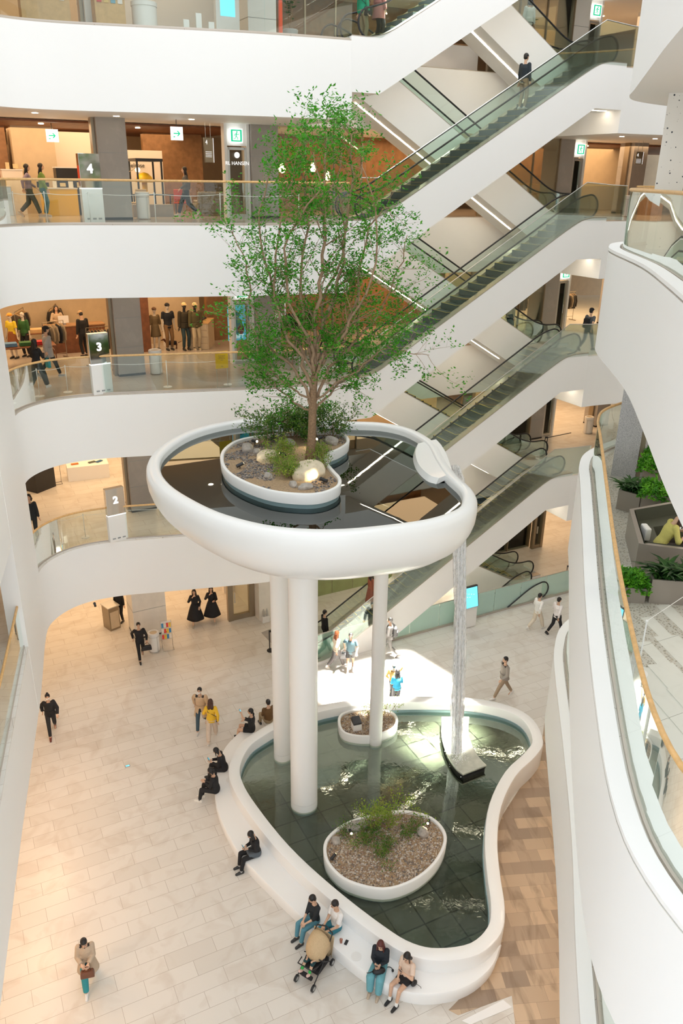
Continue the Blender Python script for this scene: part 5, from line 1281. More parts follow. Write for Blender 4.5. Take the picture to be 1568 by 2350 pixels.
# gallery floors
F4p = lambda lb, px, to, **k: P0(lb, px, to, z=F4, **k)
F4p('person in a lilac shirt and grey jeans walking along the fourth-floor balustrade', (74, 497), (140, 497), pose='walk', top=(.30, .25, .34), bottom=(.07, .08, .08), hairstyle='long', wide=1.2, shoes=(.6, .5, .4))
F4p('person in a green cardigan and blue jeans beside the lilac shirt on the fourth floor', (106, 497), (160, 497), pose='stand', top=(.17, .28, .06), bottom=(.04, .15, .20), hairstyle='long', hands={-1: (-.2, .1, .9), 1: (.22, .15, .9)}, wide=1.2, shoes=(.5, .48, .45))
F4p('person in grey with a white shopping bag passing the numbered kiosk hall, fourth floor', (430, 496), (380, 496), pose='walk', top=(.10, .10, .10), bottom=(.02, .03, .04), hairstyle='long', wide=1.2, shoes=(.7, .68, .65), extras=[x_bag('hand', 1, (.8, .78, .75), 'white shopping bag on the fourth floor', (.3, .12, .32))])
person('person in black behind the right-hand balustrade on the fourth floor', SW(19.3, 3.0, F4), -.6, pose='stand', top=BK, bottom=BK, sex='m', H=1.62)
P0('person in black top and wide dark trousers at the third-floor balustrade', (92, 893), (130, 880), z=F3, pose='walk', top=BK, bottom=(.02, .035, .04), hairstyle='long', wide=1.5, H=1.66, hands={-1: (-.1, .26, 1.2), 1: (.1, .28, 1.2)}, shoes=(.7, .7, .7))
P0('person in a light grey open shirt holding a blue bag on the third floor', (118, 866), (170, 858), z=F3, pose='walk', top=(.42, .42, .42), coat=((.40, .40, .40), .25, .24), bottom=(.02, .03, .04), sex='m', H=1.78, cap=BK, shoes=(.4, .4, .4), extras=[x_bag('hand', 1, (.02, .36, .46), 'bright blue shopping bag on the third floor', (.26, .1, .3))])
P0('person in dark clothes half hidden behind the wall edge on the second floor', (80, 1238), (60, 1300), z=F2, top=(.02, .025, .03), bottom=(.02, .025, .03), hairstyle='bob')
person('shop assistant with curly hair seated behind the wooden counter, third floor', SW(-8.1, 10.3, F3), UA+PI, pose='stand', top=(.5, .38, .26), bottom=BK, hairstyle='bob', hands=ph_h(.93, .3, .15))
person('person in black with a tan cap standing at the wooden counter, third floor', SW(-7.5, 8.1, F3), UA+.4, top=BK, bottom=BK, sex='m', cap=(.45, .3, .16), look=(0, .4), H=1.74)
# reader on the terrace
person('person in a lime yellow shirt leaning over the table in the seating box', (5.98, 13.62, F3), -PI/2-.05, pose='sit', hip=.47, top=(.62, .56, .16), bottom=(.06, .05, .045), sleeve='half', hairstyle='long', hair=(.04, .015, .01), lean=.42, look=(0, .5), hands={-1: (-.12, .46, .74), 1: (.12, .44, .74)}, H=1.6)
t = thing('cafe_table', 'small white table with a cup in the seating box', 'table', (6.68, 13.62, F3+.04)); MB().box((0, 0, .62), (.55, .6, .03)).build('tabletop', 'white_paint', t, bevel=.005); MB().lathe([(0, 0), (.18, 0), (.18, .02), (.025, .04), (.025, .6), (0, .6)], n=18).build('pedestal', 'steel', t, 40)
t = thing('paper_cup', 'teal and white takeaway cup on the table in the seating box', 'cup', (6.55, 13.55, F3+.676)); MB().lathe([(0, 0), (.03, 0), (.04, .1), (0, .1)], n=16).build('cup_body', color((.05, .3, .28)), t, 40); MB().lathe([(.043, .1), (.043, .115), (0, .12)], n=16).build('lid', 'white_paint', t, 40)
t = thing('tote_bag', 'white tote bag beside the yellow shirt on the bench', 'bag', (5.85, 14.05, F3+.37)); MB().box((0, 0, .13), (.12, .3, .26)).build('body', 'white_paint', t, bevel=.03)
# mannequins
MN = (.62, .55, .46)
def mannequin(label, p, yaw, **k): return person(label, p, yaw, cat='mannequin', hairstyle='none', skin=k.pop('skin', MN), **k)
zz = {}
for lb, x, kw in (('mannequin in a khaki shirt dress and cap, leftmost of the four in the third-floor window', 360, dict(top=(.16, .11, .05), bottom=None, skirt=((.14, .10, .05), .36, .22), sleeve='half', cap=(.12, .06, .03))), ('mannequin in a black polo shirt and brown trousers, second from the left', 390, dict(top=(.012, .014, .02), bottom=(.22, .12, .05), sleeve='short', cap=BK, sex='m', H=1.84)), ('mannequin in a dark field jacket and blue jeans with a yellow cap', 428, dict(top=(.04, .03, .015), coat=((.045, .035, .018), .16, .22), bottom=(.03, .06, .07), cap=(.75, .55, .28), sex='m', H=1.86, skin=(.02, .02, .02))), ('mannequin in an olive jacket and cream trousers with a pale cap', 452, dict(top=(.10, .085, .03), coat=((.12, .10, .04), .14, .21), bottom=(.62, .50, .32), cap=(.78, .6, .34), sex='m', H=1.86, skin=(.03, .02, .02), shoes=(.6, .5, .35)))):
    p = at(x, 803, F3); mannequin(lb, p, UA+PI+.1, **kw)
for lb, x, y, kw in (('mannequin in a yellow polo and patterned skirt at the far left of the third floor', 36, 822, dict(top=(.75, .55, .03), bottom=None, skirt=((.25, .08, .02), .55, .26), sleeve='short', cap=(.8, .35, .05))), ('mannequin in a green jumper with a dark scarf, beside the yellow polo', 64, 818, dict(top=(.03, .12, .03), bottom=BK, legs='long', sleeve='half'))):
    p = at(x, y, F3); mannequin(lb, p, 2.9, **kw)

# ================================================================== things on the floors
def trash(p, rz, label, mat='white_paint'):
    t = thing('litter_bin', label, 'bin', p, rz)
    MB().lathe([(0, .03), (.215, .03), (.225, .06), (.225, .78), (0, .78)], n=28).build('body', mat, t, 40)
    MB().lathe([(.235, .76), (.24, .80), (.235, .86), (.20, .88), (.15, .87), (.145, .84), (0, .84)], n=28).build('lid', 'white_paint', t, 40)
    MB().lathe([(0, .845), (.145, .845), (.145, .852), (0, .852)], n=20).build('opening', 'beige_panel', t, 40)
    f = MB()
    for z in (.03, .72): f.tube([(.24*math.cos(a*PI/10), .24*math.sin(a*PI/10), z) for a in range(20)], .008, 5, closed=True)
    for a in range(4): f.tube([(.24*math.cos(a*PI/2+.4), .24*math.sin(a*PI/2+.4), 0), (.24*math.cos(a*PI/2+.4), .24*math.sin(a*PI/2+.4), .74)], .008, 5)
    f.build('wire_frame', 'steel', t); return t
b0 = trash(SW(-6.75, 3.95, 0), UA, 'cream litter bin beside the brochure rack on the ground floor')
for p, lb in ((SW(-5.75, 4.1, F3), 'white litter bin right of the stone pillar, third floor left'), (SW(-5.7, 4.4, F4), 'white litter bin right of the stone pillar, fourth floor left'), (SW(-5.9, 3.75, F2), 'litter bin right of the stone pillar, second floor, half hidden by the dish'), (SW(16.6, 4.6, F2), 'white litter bin near the pillar right of the second-floor landing'), (SW(16.6, 4.3, F3), 'white litter bin by the racks right of the third-floor landing'), (SW(15.3, 2.7, F4), 'grey lidded bin behind the fourth-floor landing')):
    dup(b0, p, label=lb)
def kiosk(p, num, floor):
    t = thing('floor_number_kiosk', 'mirrored kiosk with a lit figure %s at the %s-floor balustrade' % (num, floor), 'kiosk', p, UA+.15); H = 2.0
    MB().box((0, 0, .5), (.66, .2, 1.0)).build('lower_panel', 'white_paint', t, bevel=.006); MB().box((0, 0, 1.5), (.66, .2, .98)).build('mirror_panel', 'mirror_steel', t, bevel=.006)
    MB().box((0, -.02, 1.0), (.665, .18, .035)).build('light_gap', 'ink_white', t)
    v = MB()
    for x in (-.18, 0, .18): v.box((x, -.102, .12), (.11, .008, .05))
    v.build('vent', 'grey_paint', t)
    text(num, 'numeral', 'ink_white', (0, -.115, 1.55), .36, (PI/2, 0, 0), t, .006, bold=.012); return t
kiosk(SW(-7.75, 2.6, F4), '4', 'fourth'); kiosk(SW(-8.15, 1.95, F3), '3', 'third'); kiosk(SW(-8.15, 1.85, F2), '2', 'second')
def rope_posts(pts, label, F, rope=True, mat='white_paint'):
    src = None
    for i, (x, y) in enumerate(pts):
        if src is None:
            t = thing('rope_stanchion', label, 'stanchion', (x, y, F), 0, label); MB().lathe([(0, 0), (.15, 0), (.15, .012), (.02, .022), (.0, .022)], n=20).build('base', mat, t, 40)
            MB().tube([(0, 0, .02), (0, 0, .88)], .013, 8).build('post', mat, t, True); MB().ell((0, 0, .89), (.022, .022, .02)).build('finial', mat, t, True); src = t
        else: dup(src, (x, y, F))
    if rope:
        for a, b in zip(pts, pts[1:]):
            P = [Vector((a[0]+(b[0]-a[0])*k/8, a[1]+(b[1]-a[1])*k/8, F+.86-.05*math.sin(PI*k/8))) for k in range(9)]
            tag(MB().tube(P, .008, 5).build('barrier_cord', mat, loc=P[0]), 'thin white cord strung '+label[label.index('along'):] if 'along' in label else 'thin white barrier cord', 'cord', 'cords '+label)
inn = offset(LP, -.75)
def along(idx): return [inn[i] for i in idx]
for F, nm in ((F2, 'second'), (F3, 'third'), (F4, 'fourth')):
    rope_posts(along([4, 11, 17, 23, 28, 32, 37]), 'slim white stanchion on a disc base along the %s-floor balustrade' % nm, F)
q = at(1463, 1545, F3); rope_posts([(q.x, q.y)], 'lone slim white stanchion on a disc base on the terrace paving', F3, False)
tag(MB().tube([q+Vector((0, 0, .89)), at(1568, 1370, F3+.8)], .006, 5).build('barrier_cord', 'white_paint', loc=q), 'thin white cord from the lone terrace stanchion towards the strap-leaf planter', 'cord')
# black belt posts
def belt_post(p, label, to=None):
    t = thing('belt_barrier_post', label, 'barrier', p)
    MB().lathe([(0, 0), (.17, 0), (.17, .02), (.04, .045), (0, .045)], n=20).build('base', 'black_metal', t, 40); MB().tube([(-.05, 0, .03), (-.05, 0, .9)], .022, 8).tube([(.05, 0, .03), (.05, 0, .9)], .022, 8).build('post', 'black_metal', t, True)
    MB().box((0, 0, .93), (.14, .07, .07)).build('head', 'black_metal', t)
    if to is not None: MB().tube([(.05, 0, .92), Vector(to)-Vector(p)+Vector((0, 0, .92))], .02, 4).build('belt', 'black_metal', t)
belt_post(at(622, 1493, 0), 'black belt barrier post on the grey mat left of the columns', at(690, 1470, 0))
belt_post(SW(12.0, 2.6, F2), 'black belt barrier post at the second-floor escalator landing', SW(13.6, 2.7, F2)); belt_post(SW(12.9, 1.0, F1), 'black belt barrier post behind the ground-floor escalator landing')
tag(MB().prism([at(x, y, 0)[:2] for x, y in ((600, 1452), (660, 1428), (760, 1440), (700, 1510), (645, 1500))], .0, .012).build('floor_mat', 'granite_pillar'), 'grey mat on the ground floor before the escalators', 'mat')
# brochure rack, info kiosk, extinguishers, sign boards
t = thing('brochure_rack', 'wire rack of bright leaflets beside the cream litter bin', 'rack', SW(-6.2, 3.95, 0), UA-.1)
f = MB(); f.tube([(-.22, 0, 0), (-.22, .05, 1.25), (.22, .05, 1.25), (.22, 0, 0)], .01, 6); f.tube([(-.22, 0, .02), (-.22, -.3, .02), (.22, -.3, .02), (.22, 0, .02)], .01, 6); f.build('frame', 'steel', t, True)
MB().box((0, .035, 1.18), (.4, .01, .09)).build('header', 'white_paint', t)
for r in range(3):
    sf = MB().box((0, .0, .42+r*.27), (.4, .06, .02)).build('shelf', 'steel', t)
    for c in range(4):
        o = MB().box((-.15+c*.1, .0, .52+r*.27), (.085, .012, .19), rx=-.12).build('leaflet_stack', (color((.75, .06, .05)), color((.85, .55, .05)), color((.05, .25, .5)), color((.85, .8, .7)))[(r*3+c) % 4], sf)
t = thing('info_kiosk', 'white information kiosk with a bright blue slanted screen by the teal guard', 'kiosk', SW(5.95, -.2, 0), UA)
MB().prism([(-.5, -.16), (.5, -.16), (.5, .16), (-.5, .16)], .03, 1.0).build('body', 'white_paint', t, bevel=.02); MB().box((0, -.05, 1.5), (1.06, .12, .98), rx=-.2).build('screen_case', 'black_metal', t, bevel=.01); MB().box((0, -.118, 1.49), (.98, .008, .90), rx=-.2).build('screen', 'screen_blue', t)
d = MB()
for k in range(14): d.box((-.3+(k*37 % 60)/100, -.128+.0-(.2*((k*23 % 50)/100-.25)), 1.3+(k*23 % 50)/100), (.05, .004, .02), rx=-.2)
d.build('map_marks', 'ink_white', t); MB().box((.4, -.03, .05), (.1, .2, .1)).build('foot', 'steel', t)
t = thing('extinguisher_stand', 'pair of small fire extinguishers on a white stand by the marble wall', 'fire extinguisher', SW(-1.75, 4.05, 0), UA); MB().box((0, 0, .16), (.34, .18, .3)).build('stand', 'white_paint', t, bevel=.01)
for x in (-.08, .08): MB().lathe([(0, .3), (.055, .3), (.055, .55), (.02, .62), (.02, .66), (0, .66)], (x, 0, 0), 14).build('extinguisher', 'steel', t, 40)
def sign_stand(p, rz, label):
    t = thing('sign_stand', label, 'sign', p, rz); f = MB(); f.tube([(-.2, -.12, .015), (.2, -.12, .015), (.2, .12, .015), (-.2, .12, .015), (-.2, -.12, .015)], .01, 5); f.tube([(-.19, 0, .02), (-.19, 0, 1.2)], .01, 5); f.tube([(.19, 0, .02), (.19, 0, 1.2)], .01, 5); f.build('frame', 'steel', t)
    MB().box((0, -.01, .98), (.44, .02, .58)).build('board', 'yellow_card', t); l = MB()
    for k, w in enumerate((.26, .2, .24, .1)): l.box((0, -.022, 1.12-k*.05), (w, .003, .012))
    l.box((0, -.022, .76), (.08, .003, .014)); l.build('print', 'wood_brown', t)
sign_stand(SW(-4.3, 1.0, F3), UA, 'yellow notice board on a wire stand behind the third-floor balustrade')
arrow_sign(SW(-8.0, 7.0, F4+2.62), UA, 'small green arrow exit sign left of the stone pillar, fourth floor'); arrow_sign(SW(-4.6, 3.6, F4+2.68), UA, 'green arrow exit sign hanging right of the stone pillar, fourth floor')
def hanging(p, rz, num, label, H=.75):
    t = thing('hanging_sign', label, 'sign', p, rz); MB().box((0, 0, 0), (.42, .05, H)).build('panel', 'bronze', t); MB().box((.215, 0, 0), (.02, .06, H)).build('lit_edge', 'ink_white', t)
    for x in (-.12, .12): MB().tube([(x, 0, H/2), (x, 0, H/2+.45)], .008, 5).build('hanger', 'steel', t)
    if num: text(num, 'numeral', 'ink_white', (-.12, -.03, H/2-.14), .2, (PI/2, 0, 0), t)
    l = MB()
    for k in range(4): l.box((-.03, -.028, -.05-k*.05), (.3, .003, .014))
    l.build('small_print', 'ink_white', t)
hanging(SW(-3.6, 3.4, F4+2.2), UA+.5, '4', 'narrow hanging floor sign left of the emergency door, fourth floor'); hanging(SW(16.4, 3.6, F4+2.4), UA, '4', 'square hanging sign with figure 4 right of the landing', .5); hanging(SW(-1.2, 3.2, F3+2.1), UA, '3', 'dark hanging sign with figure 3 beside the emergency door', .7)
hanging(SW(17.0, 4.2, F2+2.6), UA, '', 'hanging floor sign under the ceiling right of the second-floor landing', .5)
hanging(SW(-3.9, 4.4, F1+3.2), UA+.3, '', 'hanging white sign in front of the right of the two black dresses', .7)
def label_text(s, p, size, mat, label, name='lettering', rz=UA, H=None): 
    o = text(s, name, mat, p, size, (PI/2, 0, rz)); tag(o, label, 'lettering'); return o
label_text('RL HANSEN', SW(-2.2, 4.45, F4+1.83), .17, 'ink_white', 'white RL HANSEN lettering on the fourth-floor glass door')
o = MB().lathe([(0, 0), (.1, 0), (.1, .01), (0, .01)], n=24).build('emblem', 'ink_white'); o.location = SW(-2.2, 4.46, F4+2.1); o.rotation_euler = (PI/2, 0, UA); tag(o, 'white round emblem above the RL HANSEN lettering', 'lettering')
label_text('Barbour', SW(-4.9, 9.66, F3+2.55), .26, 'ink_dark', 'dark Barbour lettering on the beige wall behind the mannequins'); label_text('SHIFT', SW(-3.5, 9.66, F3+2.6), .24, 'ink_dark', 'dark SHIFT lettering on the beige wall, right of the Barbour lettering')
label_text('Melrose', SW(-4.6, 9.34, F4+1.75), .22, 'ink_dark', 'small dark lettering on the pale shop wall of the fourth floor')
t = thing('advert_screen', 'tall advertising screen with a blue figure behind the third-floor door', 'screen', SW(-2.2, 5.1, F3), UA); MB().box((0, 0, 1.45), (.72, .06, 1.35)).build('panel', 'screen_teal', t); m = MB(); m.cur = 0
m.ell((.0, -.034, 1.75), (.12, .004, .14)); m.ell((.02, -.034, 1.35), (.2, .004, .32)); m.ell((-.16, -.034, 1.6), (.08, .004, .22)); m.build('printed_figure', color((.1, .5, .6)), t); MB().ell((.15, -.04, 1.2), (.14, .004, .2)).build('red_patch', color((.4, .04, .08)), t)
text('SHIFT', 'caption', 'ink_white', (0, -.045, .92), .22, (PI/2, 0, 0), t)
# desk on the ground floor
t = thing('reception_desk', 'small bronze reception desk left of the marble pillar', 'desk', SW(-7.9, 6.6, 0), UA+.3); MB().box((0, 0, .55), (.5, .6, 1.1)).build('body', 'bronze', t, bevel=.01); MB().box((0, 0, 1.12), (.56, .66, .04)).build('top', 'steel', t)
MB().box((0, -.31, .5), (.4, .01, .8)).build('front_panel', 'beige_panel', t)
person('person in black behind the small reception desk', SW(-7.45, 6.9, 0), UA+2.4, top=BK, bottom=BK, hairstyle='bob')
# floor socket and forgotten phone, clips
t = thing('floor_display', 'tiny bright display let into the floor left of the pond', 'display', at(293, 1758, .0)); MB().box((0, 0, .006), (.16, .1, .012), .46).build('bezel', 'grey_paint', t); MB().box((0, 0, .013), (.12, .06, .004), .46).build('screen', 'screen_blue', t)
t = thing('phone', 'black phone lying on the ledge right of the pushchair', 'phone', at(795, 2163, .425), -.4); MB().box((0, 0, .006), (.075, .15, .011)).build('case', 'black_rubber', t, bevel=.003); MB().box((0, 0, .012), (.066, .138, .002)).build('screen', 'black_metal', t)
t = thing('cup', 'small iced drink cup standing on the ledge behind the pushchair handle', 'cup', at(783, 2163, .425)); MB().lathe([(0, 0), (.03, 0), (.042, .11), (.0, .11)], n=16).build('cup_body', color((.35, .15, .1)), t, 40); MB().tube([(0, 0, .1), (.02, 0, .18)], .004, 5).build('straw', 'white_paint', t)
t = thing('headphones', 'black over-ear headphones on the ledge between the two reading people', 'headphones', at(893, 2228, .425)); MB().tube([(.09*math.cos(a*PI/9), .09*math.sin(a*PI/9), .02) for a in range(10)], .010, 6).build('headband', 'black_rubber', t, True)
for x in (-.09, .09): MB().ell((x, -.01, .03), (.03, .04, .03)).build('ear_cup', 'black_rubber', t, True)
t = thing('waist_bag', 'black studded bag on the lap of the person in wide blue jeans', 'bag', at(870, 2228, .62), .2); MB().ell((0, 0, .0), (.17, .09, .08)).build('body', color(BK, .4), t, True); MB().tube([(-.16, 0, .02), (-.24, -.03, .03), (-.3, 0, .0)], .01, 5).build('strap', color(BK, .4), t, True)
t = thing('shoulder_bag', 'small black bag with a hanging strap beside the peach T-shirt', 'bag', at(950, 2262, .43), .5); MB().ell((0, 0, .09), (.09, .05, .10)).build('body', color(BK, .4), t, True); MB().tube([(.05, 0, .05), (.12, -.12, .02), (.12, -.2, -.15)], .006, 5).build('strap', color(BK, .4), t, True)
# pushchair
sp0 = at(722, 2232, 0); t = thing('pushchair', 'black pushchair with a sand-coloured cover over its hood', 'pushchair', sp0, yaw_to(sp0, (700, 2262)))
fr = MB()
for s in (-.24, .24): fr.tube([(s, -.42, .12), (s, -.05, .5), (s*.9, .12, .72)], .014, 6); fr.tube([(s, .42, .12), (s, .0, .45), (s, -.32, .92), (s*.95, -.45, 1.05)], .014, 6)
fr.tube([(-.23, -.45, 1.05), (0, -.52, 1.08), (.23, -.45, 1.05)], .018, 8); fr.tube([(-.24, .2, .6), (-.2, .42, .66), (.2, .42, .66), (.24, .2, .6)], .016, 6); fr.build('frame', 'black_metal', t, True)
for s in (-.25, .25):
    for y in (-.42, .42):
        w = MB(); w.tube([(s-.025, y, .09), (s+.025, y, .09)], .09, 18); w.build('wheel', 'black_rubber', t, 40); MB().tube([(s-.03, y, .09), (s+.03, y, .09)], .05, 14).build('wheel_hub', 'steel', t, 40)
st = MB(); st.box((0, .08, .45), (.38, .42, .06), rx=.1); st.box((0, -.16, .68), (.38, .07, .5), rx=.35); st.box((0, .36, .3), (.3, .1, .26), rx=-.5); st.build('seat', color(BK), t, bevel=.02); MB().box((0, -.12, .22), (.4, .5, .16)).build('basket', color(BK), t, bevel=.03)
hd = MB(); R = []
for i in range(9):
    a = i/8*PI*.62; R.append([Vector((.27*math.cos(PI*j/10), -.28+.44*math.sin(a)*(.35+.65*math.sin(PI*j/10)), .72+.42*math.cos(a)*math.sin(PI*j/10)**.6)) for j in range(11)])
vs = [p for r in R for p in r]; hd.add(vs, [(i*11+j, i*11+j+1, (i+1)*11+j+1, (i+1)*11+j) for i in range(8) for j in range(10)])
o = hd.build('hood', color((.56, .41, .24)), t, True); so_ = o.modifiers.new('s', 'SOLIDIFY'); so_.thickness = .015
cv = MB(); vs = []
for i in range(7):
    q = i/6
    for j in range(13): x = -.3+.6*j/12; vs.append(Vector((x*(1-.25*q)+.05*q, -.42-.07*math.sin(j*1.9)*q-.05*q, 1.02-.1*abs(x)-.85*q)))
cv.add(vs, [(i*13+j, i*13+j+1, (i+1)*13+j+1, (i+1)*13+j) for i in range(6) for j in range(12)]); o = cv.build('draped_cover', color((.56, .41, .24)), t, True); so_ = o.modifiers.new('s', 'SOLIDIFY'); so_.thickness = .012
bm_ = MB(); bm_.capsule((0, -.08, .62), (0, .05, .55), .095, .09); bm_.ell((0, -.14, .78), (.07, .075, .085))
for s in (-1, 1): bm_.capsule((s*.06, .05, .54), (s*.10, .26, .60), .05, .042); bm_.capsule((s*.10, .26, .60), (s*.11, .40, .44), .042, .03); bm_.capsule((s*.09, -.06, .66), (s*.13, .08, .62), .032, .026); bm_.capsule((s*.13, .08, .62), (s*.08, .2, .66), .026, .02); bm_.ell((s*.075, .22, .665), (.02, .024, .018))
for s in (-1, 1):
    for i in range(4): bm_.capsule((s*.075+(i-1.5)*.012, .23, .668), (s*.075+(i-1.5)*.014, .255, .66), .0065, .005, 5)
bb = bm_.build('person', color(SKIN, .55), None, True); rm = bb.modifiers.new('r', 'REMESH'); rm.mode = 'VOXEL'; rm.voxel_size = .007; rm.use_smooth_shade = True
bb.location = sp0; bb.rotation_euler = (0, 0, t.rotation_euler[2]); tag(bb, 'baby in a dark suit and green socks lying in the pushchair', 'baby')
MB().capsule((0, -.09, .63), (0, .06, .56), .11, .105).capsule((.06, .05, .55), (.10, .25, .61), .06, .052).capsule((-.06, .05, .55), (-.10, .25, .61), .06, .052).build('romper', color((.01, .05, .06)), bb, True)
for s in (-1, 1): MB().capsule((s*.10, .33, .53), (s*.11, .37, .475), .037, .036).build('sock', color((.03, .4, .08)), bb, True); MB().capsule((s*.11, .40, .44), (s*.115, .47, .48), .042, .035).build('shoe', color((.7, .5, .45)), bb, True)
MB().ell((0, -.16, .80), (.073, .07, .08)).build('hair', color((.02, .015, .01)), bb, True)
# garments on racks
def garment(col, kind=0):
    g = MB(); n = 14; R = []
    for z, a, b in ((0, .045, .02), (-.04, .10, .03), (-.08, .20, .045), (-.2, .205, .06), (-.45, .20, .06), (-.72, .215, .07)):
        R.append([Vector((b*1.0*math.sin(2*PI*j/n)*(1+.25*math.cos(3*2*PI*j/n)), a*math.cos(2*PI*j/n), z)) for j in range(n)])
    g.rings(R); 
    for s in (-1, 1): g.capsule((0, s*.19, -.10), (.01, s*.25, -.34), .045, .04, 8); g.capsule((.01, s*.25, -.34), (.0, s*.24, -.60), .04, .032, 8)
    o = g.build('jacket', color(col), None, True); MB().tube([(0, -.17, -.05), (0, 0, .02), (0, .17, -.05)], .008, 5).tube([(0, 0, .02), (0, .0, .08), (.0, .025, .1)], .004, 5).build('hanger', 'wood_light', o); return o
GC = [(.012, .014, .018), (.03, .025, .02), (.06, .045, .03), (.10, .07, .04), (.02, .03, .04), (.30, .24, .16), (.05, .05, .05)]
GS = {}
def rack(p, rz, L, n, label, cols=(0, 1, 2, 4, 6, 0, 3, 5), H=1.45, glabel='', skip=0):
    t = thing('clothes_rack', label, 'rack', p, rz); f = MB()
    for x in (-L/2, L/2): f.tube([(x, 0, .03), (x, 0, H)], .014, 6); f.box((x, 0, .02), (.05, .5, .03))
    f.tube([(-L/2, 0, H), (L/2, 0, H)], .014, 6); f.tube([(-L/2, 0, .2), (L/2, 0, .2)], .01, 6); f.build('frame', 'bronze', t)
    R = Matrix.Rotation(rz, 3, 'Z')
    for k in range(n):
        c = cols[(k*5+n) % len(cols)]; pos = Vector(p)+R @ Vector((-L/2+.12+(L-.24)*k/(n-1), 0, H-.11))
        if c not in GS: GS[c] = garment(GC[c]); o = GS[c]
        else: o = dup(GS[c])
        o.location = pos; o.rotation_euler = (0, 0, rz+.12*math.sin(k*7)); tag(o, glabel, 'jacket', glabel)
rack(SW(-7.0, 6.3, F3), UA+.2, 1.5, 11, 'low clothes rack with wooden hangers behind the numbered kiosk, third floor', glabel='jackets on the rack behind the kiosk with figure 3')
rack(SW(-9.4, 11.6, F3), UA+1.2, 1.4, 10, 'clothes rack of dark coats at the far left, third floor', glabel='dark coats on the far left rack, third floor')
rack(SW(-7.9, 12.2, F3), UA+1.3, 1.3, 9, 'clothes rack of dark jackets behind the wooden counter', glabel='dark jackets on the rack behind the wooden counter')
rack(SW(-8.6, 8.1, F3), UA+.4, .9, 5, 'short rack with pale knitwear behind the couple, third floor', cols=(5, 5, 0), glabel='pale knitwear on the short rack behind the couple')
rack(SW(16.4, 7.4, F3), UA, 1.7, 13, 'front clothes rack right of the landing, third floor', glabel='dark jackets on the front rack right of the landing')
rack(SW(16.6, 9.4, F3), UA, 1.8, 12, 'rear clothes rack right of the landing, third floor', cols=(5, 3, 1, 6, 2), H=1.75, glabel='mixed coats on the rear rack right of the landing')
rack(SW(1.0, 7.2, F3), UA, 2.4, 13, 'clothes rack seen through the tree on the third floor', cols=(0, 5, 3, 1), glabel='coats on the rack seen through the tree')
rack(SW(14.2, 8.2, F3), UA+1.4, 1.2, 8, 'clothes rack seen through the landing door, third floor', cols=(3, 5, 1), glabel='coats seen through the landing door')
# counter, tables, cabinets
def table(p, rz, sx, sy, H, mat, label, legs=.04, leg_mat=None, name='table', cat='table'):
    t = thing(name, label, cat, p, rz); MB().box((0, 0, H-.02), (sx, sy, .04)).build('tabletop', mat, t, bevel=.004)
    for x in (-1, 1):
        for y in (-1, 1): MB().box((x*(sx/2-.05), y*(sy/2-.05), (H-.04)/2), (legs, legs, H-.04)).build('leg', leg_mat or mat, t)
    return t
def block(name, p, rz, sx, sy, H, mat, label, cat='cabinet', top=None, drawers=0):
    t = thing(name, label, cat, p, rz); MB().box((0, 0, H/2), (sx, sy, H)).build('body', mat, t, bevel=.006)
    if top: MB().box((0, 0, H+.02), (sx+.04, sy+.04, .04)).build('top', top, t)
    for k in range(drawers): d = MB().box((0, -sy/2-.008, H*(k+.5)/drawers), (sx-.08, .016, H/drawers-.03)).build('drawer', mat, t); MB().box((0, -sy/2-.025, H*(k+.5)/drawers), (.14, .02, .02)).build('pull', 'bronze', d)
    return t
t = block('shop_counter', SW(-7.6, 9.4, F3), UA, 2.3, .7, 1.05, 'wood_dark', 'dark wooden shop counter at the back left of the third floor', 'counter', 'wood_brown'); text('Barbour', 'lettering', 'ink_dark', (.5, -.36, .6), .16, (PI/2, 0, 0), t)
t = thing('monitor', 'small white monitor on the wooden counter', 'monitor', SW(-8.0, 9.35, F3+1.09), UA); MB().box((0, 0, .22), (.4, .03, .28)).build('screen', 'white_paint', t); MB().box((0, 0, .04), (.14, .14, .08)).build('stand', 'steel', t)
table(SW(-9.0, 9.2, F3), UA, 1.0, .6, .9, 'wood_dark', 'dark side table left of the wooden counter'); block('box', SW(-9.0, 9.2, F3+.9), UA, .8, .45, .14, 'wood_light', 'flat tan box on the side table left of the counter', 'box')
table(SW(-9.75, 7.2, F3), UA, 2.0, .9, .8, 'wood_dark', 'long dark table with folded shirts in front of the two left mannequins')
for k, (c, lb) in enumerate((((.12, .25, .42), 'folded light blue shirts on the dark table'), ((.04, .14, .04), 'folded green shirts on the dark table'), ((.5, .03, .03), 'folded red shirts on the dark table'))):
    m = MB()
    for j in range(3): m.box((.01*math.sin(j*3), 0, .03+j*.045), (.42, .36, .04))
    o = m.build('folded_shirts', color(c), None, bevel=.015); o.location = SW(-10.3+k*.5, 7.1, F3+.8); o.rotation_euler = (0, 0, UA); tag(o, lb, 'shirts')
t = block('display_cabinet', SW(-2.6, 8.3, F3), UA-.5, .8, 1.4, 1.05, 'beige_panel', 'beige drawer cabinet with folded scarves behind the third-floor mannequins', top='wood_light', drawers=4)
for k in range(5):
    m = MB().box((0, 0, .04), (.2, .16, .07)); o = m.build('folded_scarf', color(GC[(k*2) % 7]), None, bevel=.015); o.location = SW(-2.85+.12*k, 7.95+.18*k, F3+1.09); o.rotation_euler = (0, 0, k); tag(o, 'folded scarf on the beige drawer cabinet', 'scarf', 'folded scarves on the beige drawer cabinet')
block('display_plinth', SW(-3.9, 8.9, F3), UA, .35, .35, 1.0, 'white_paint', 'narrow white plinth between the mannequin pairs', 'plinth')
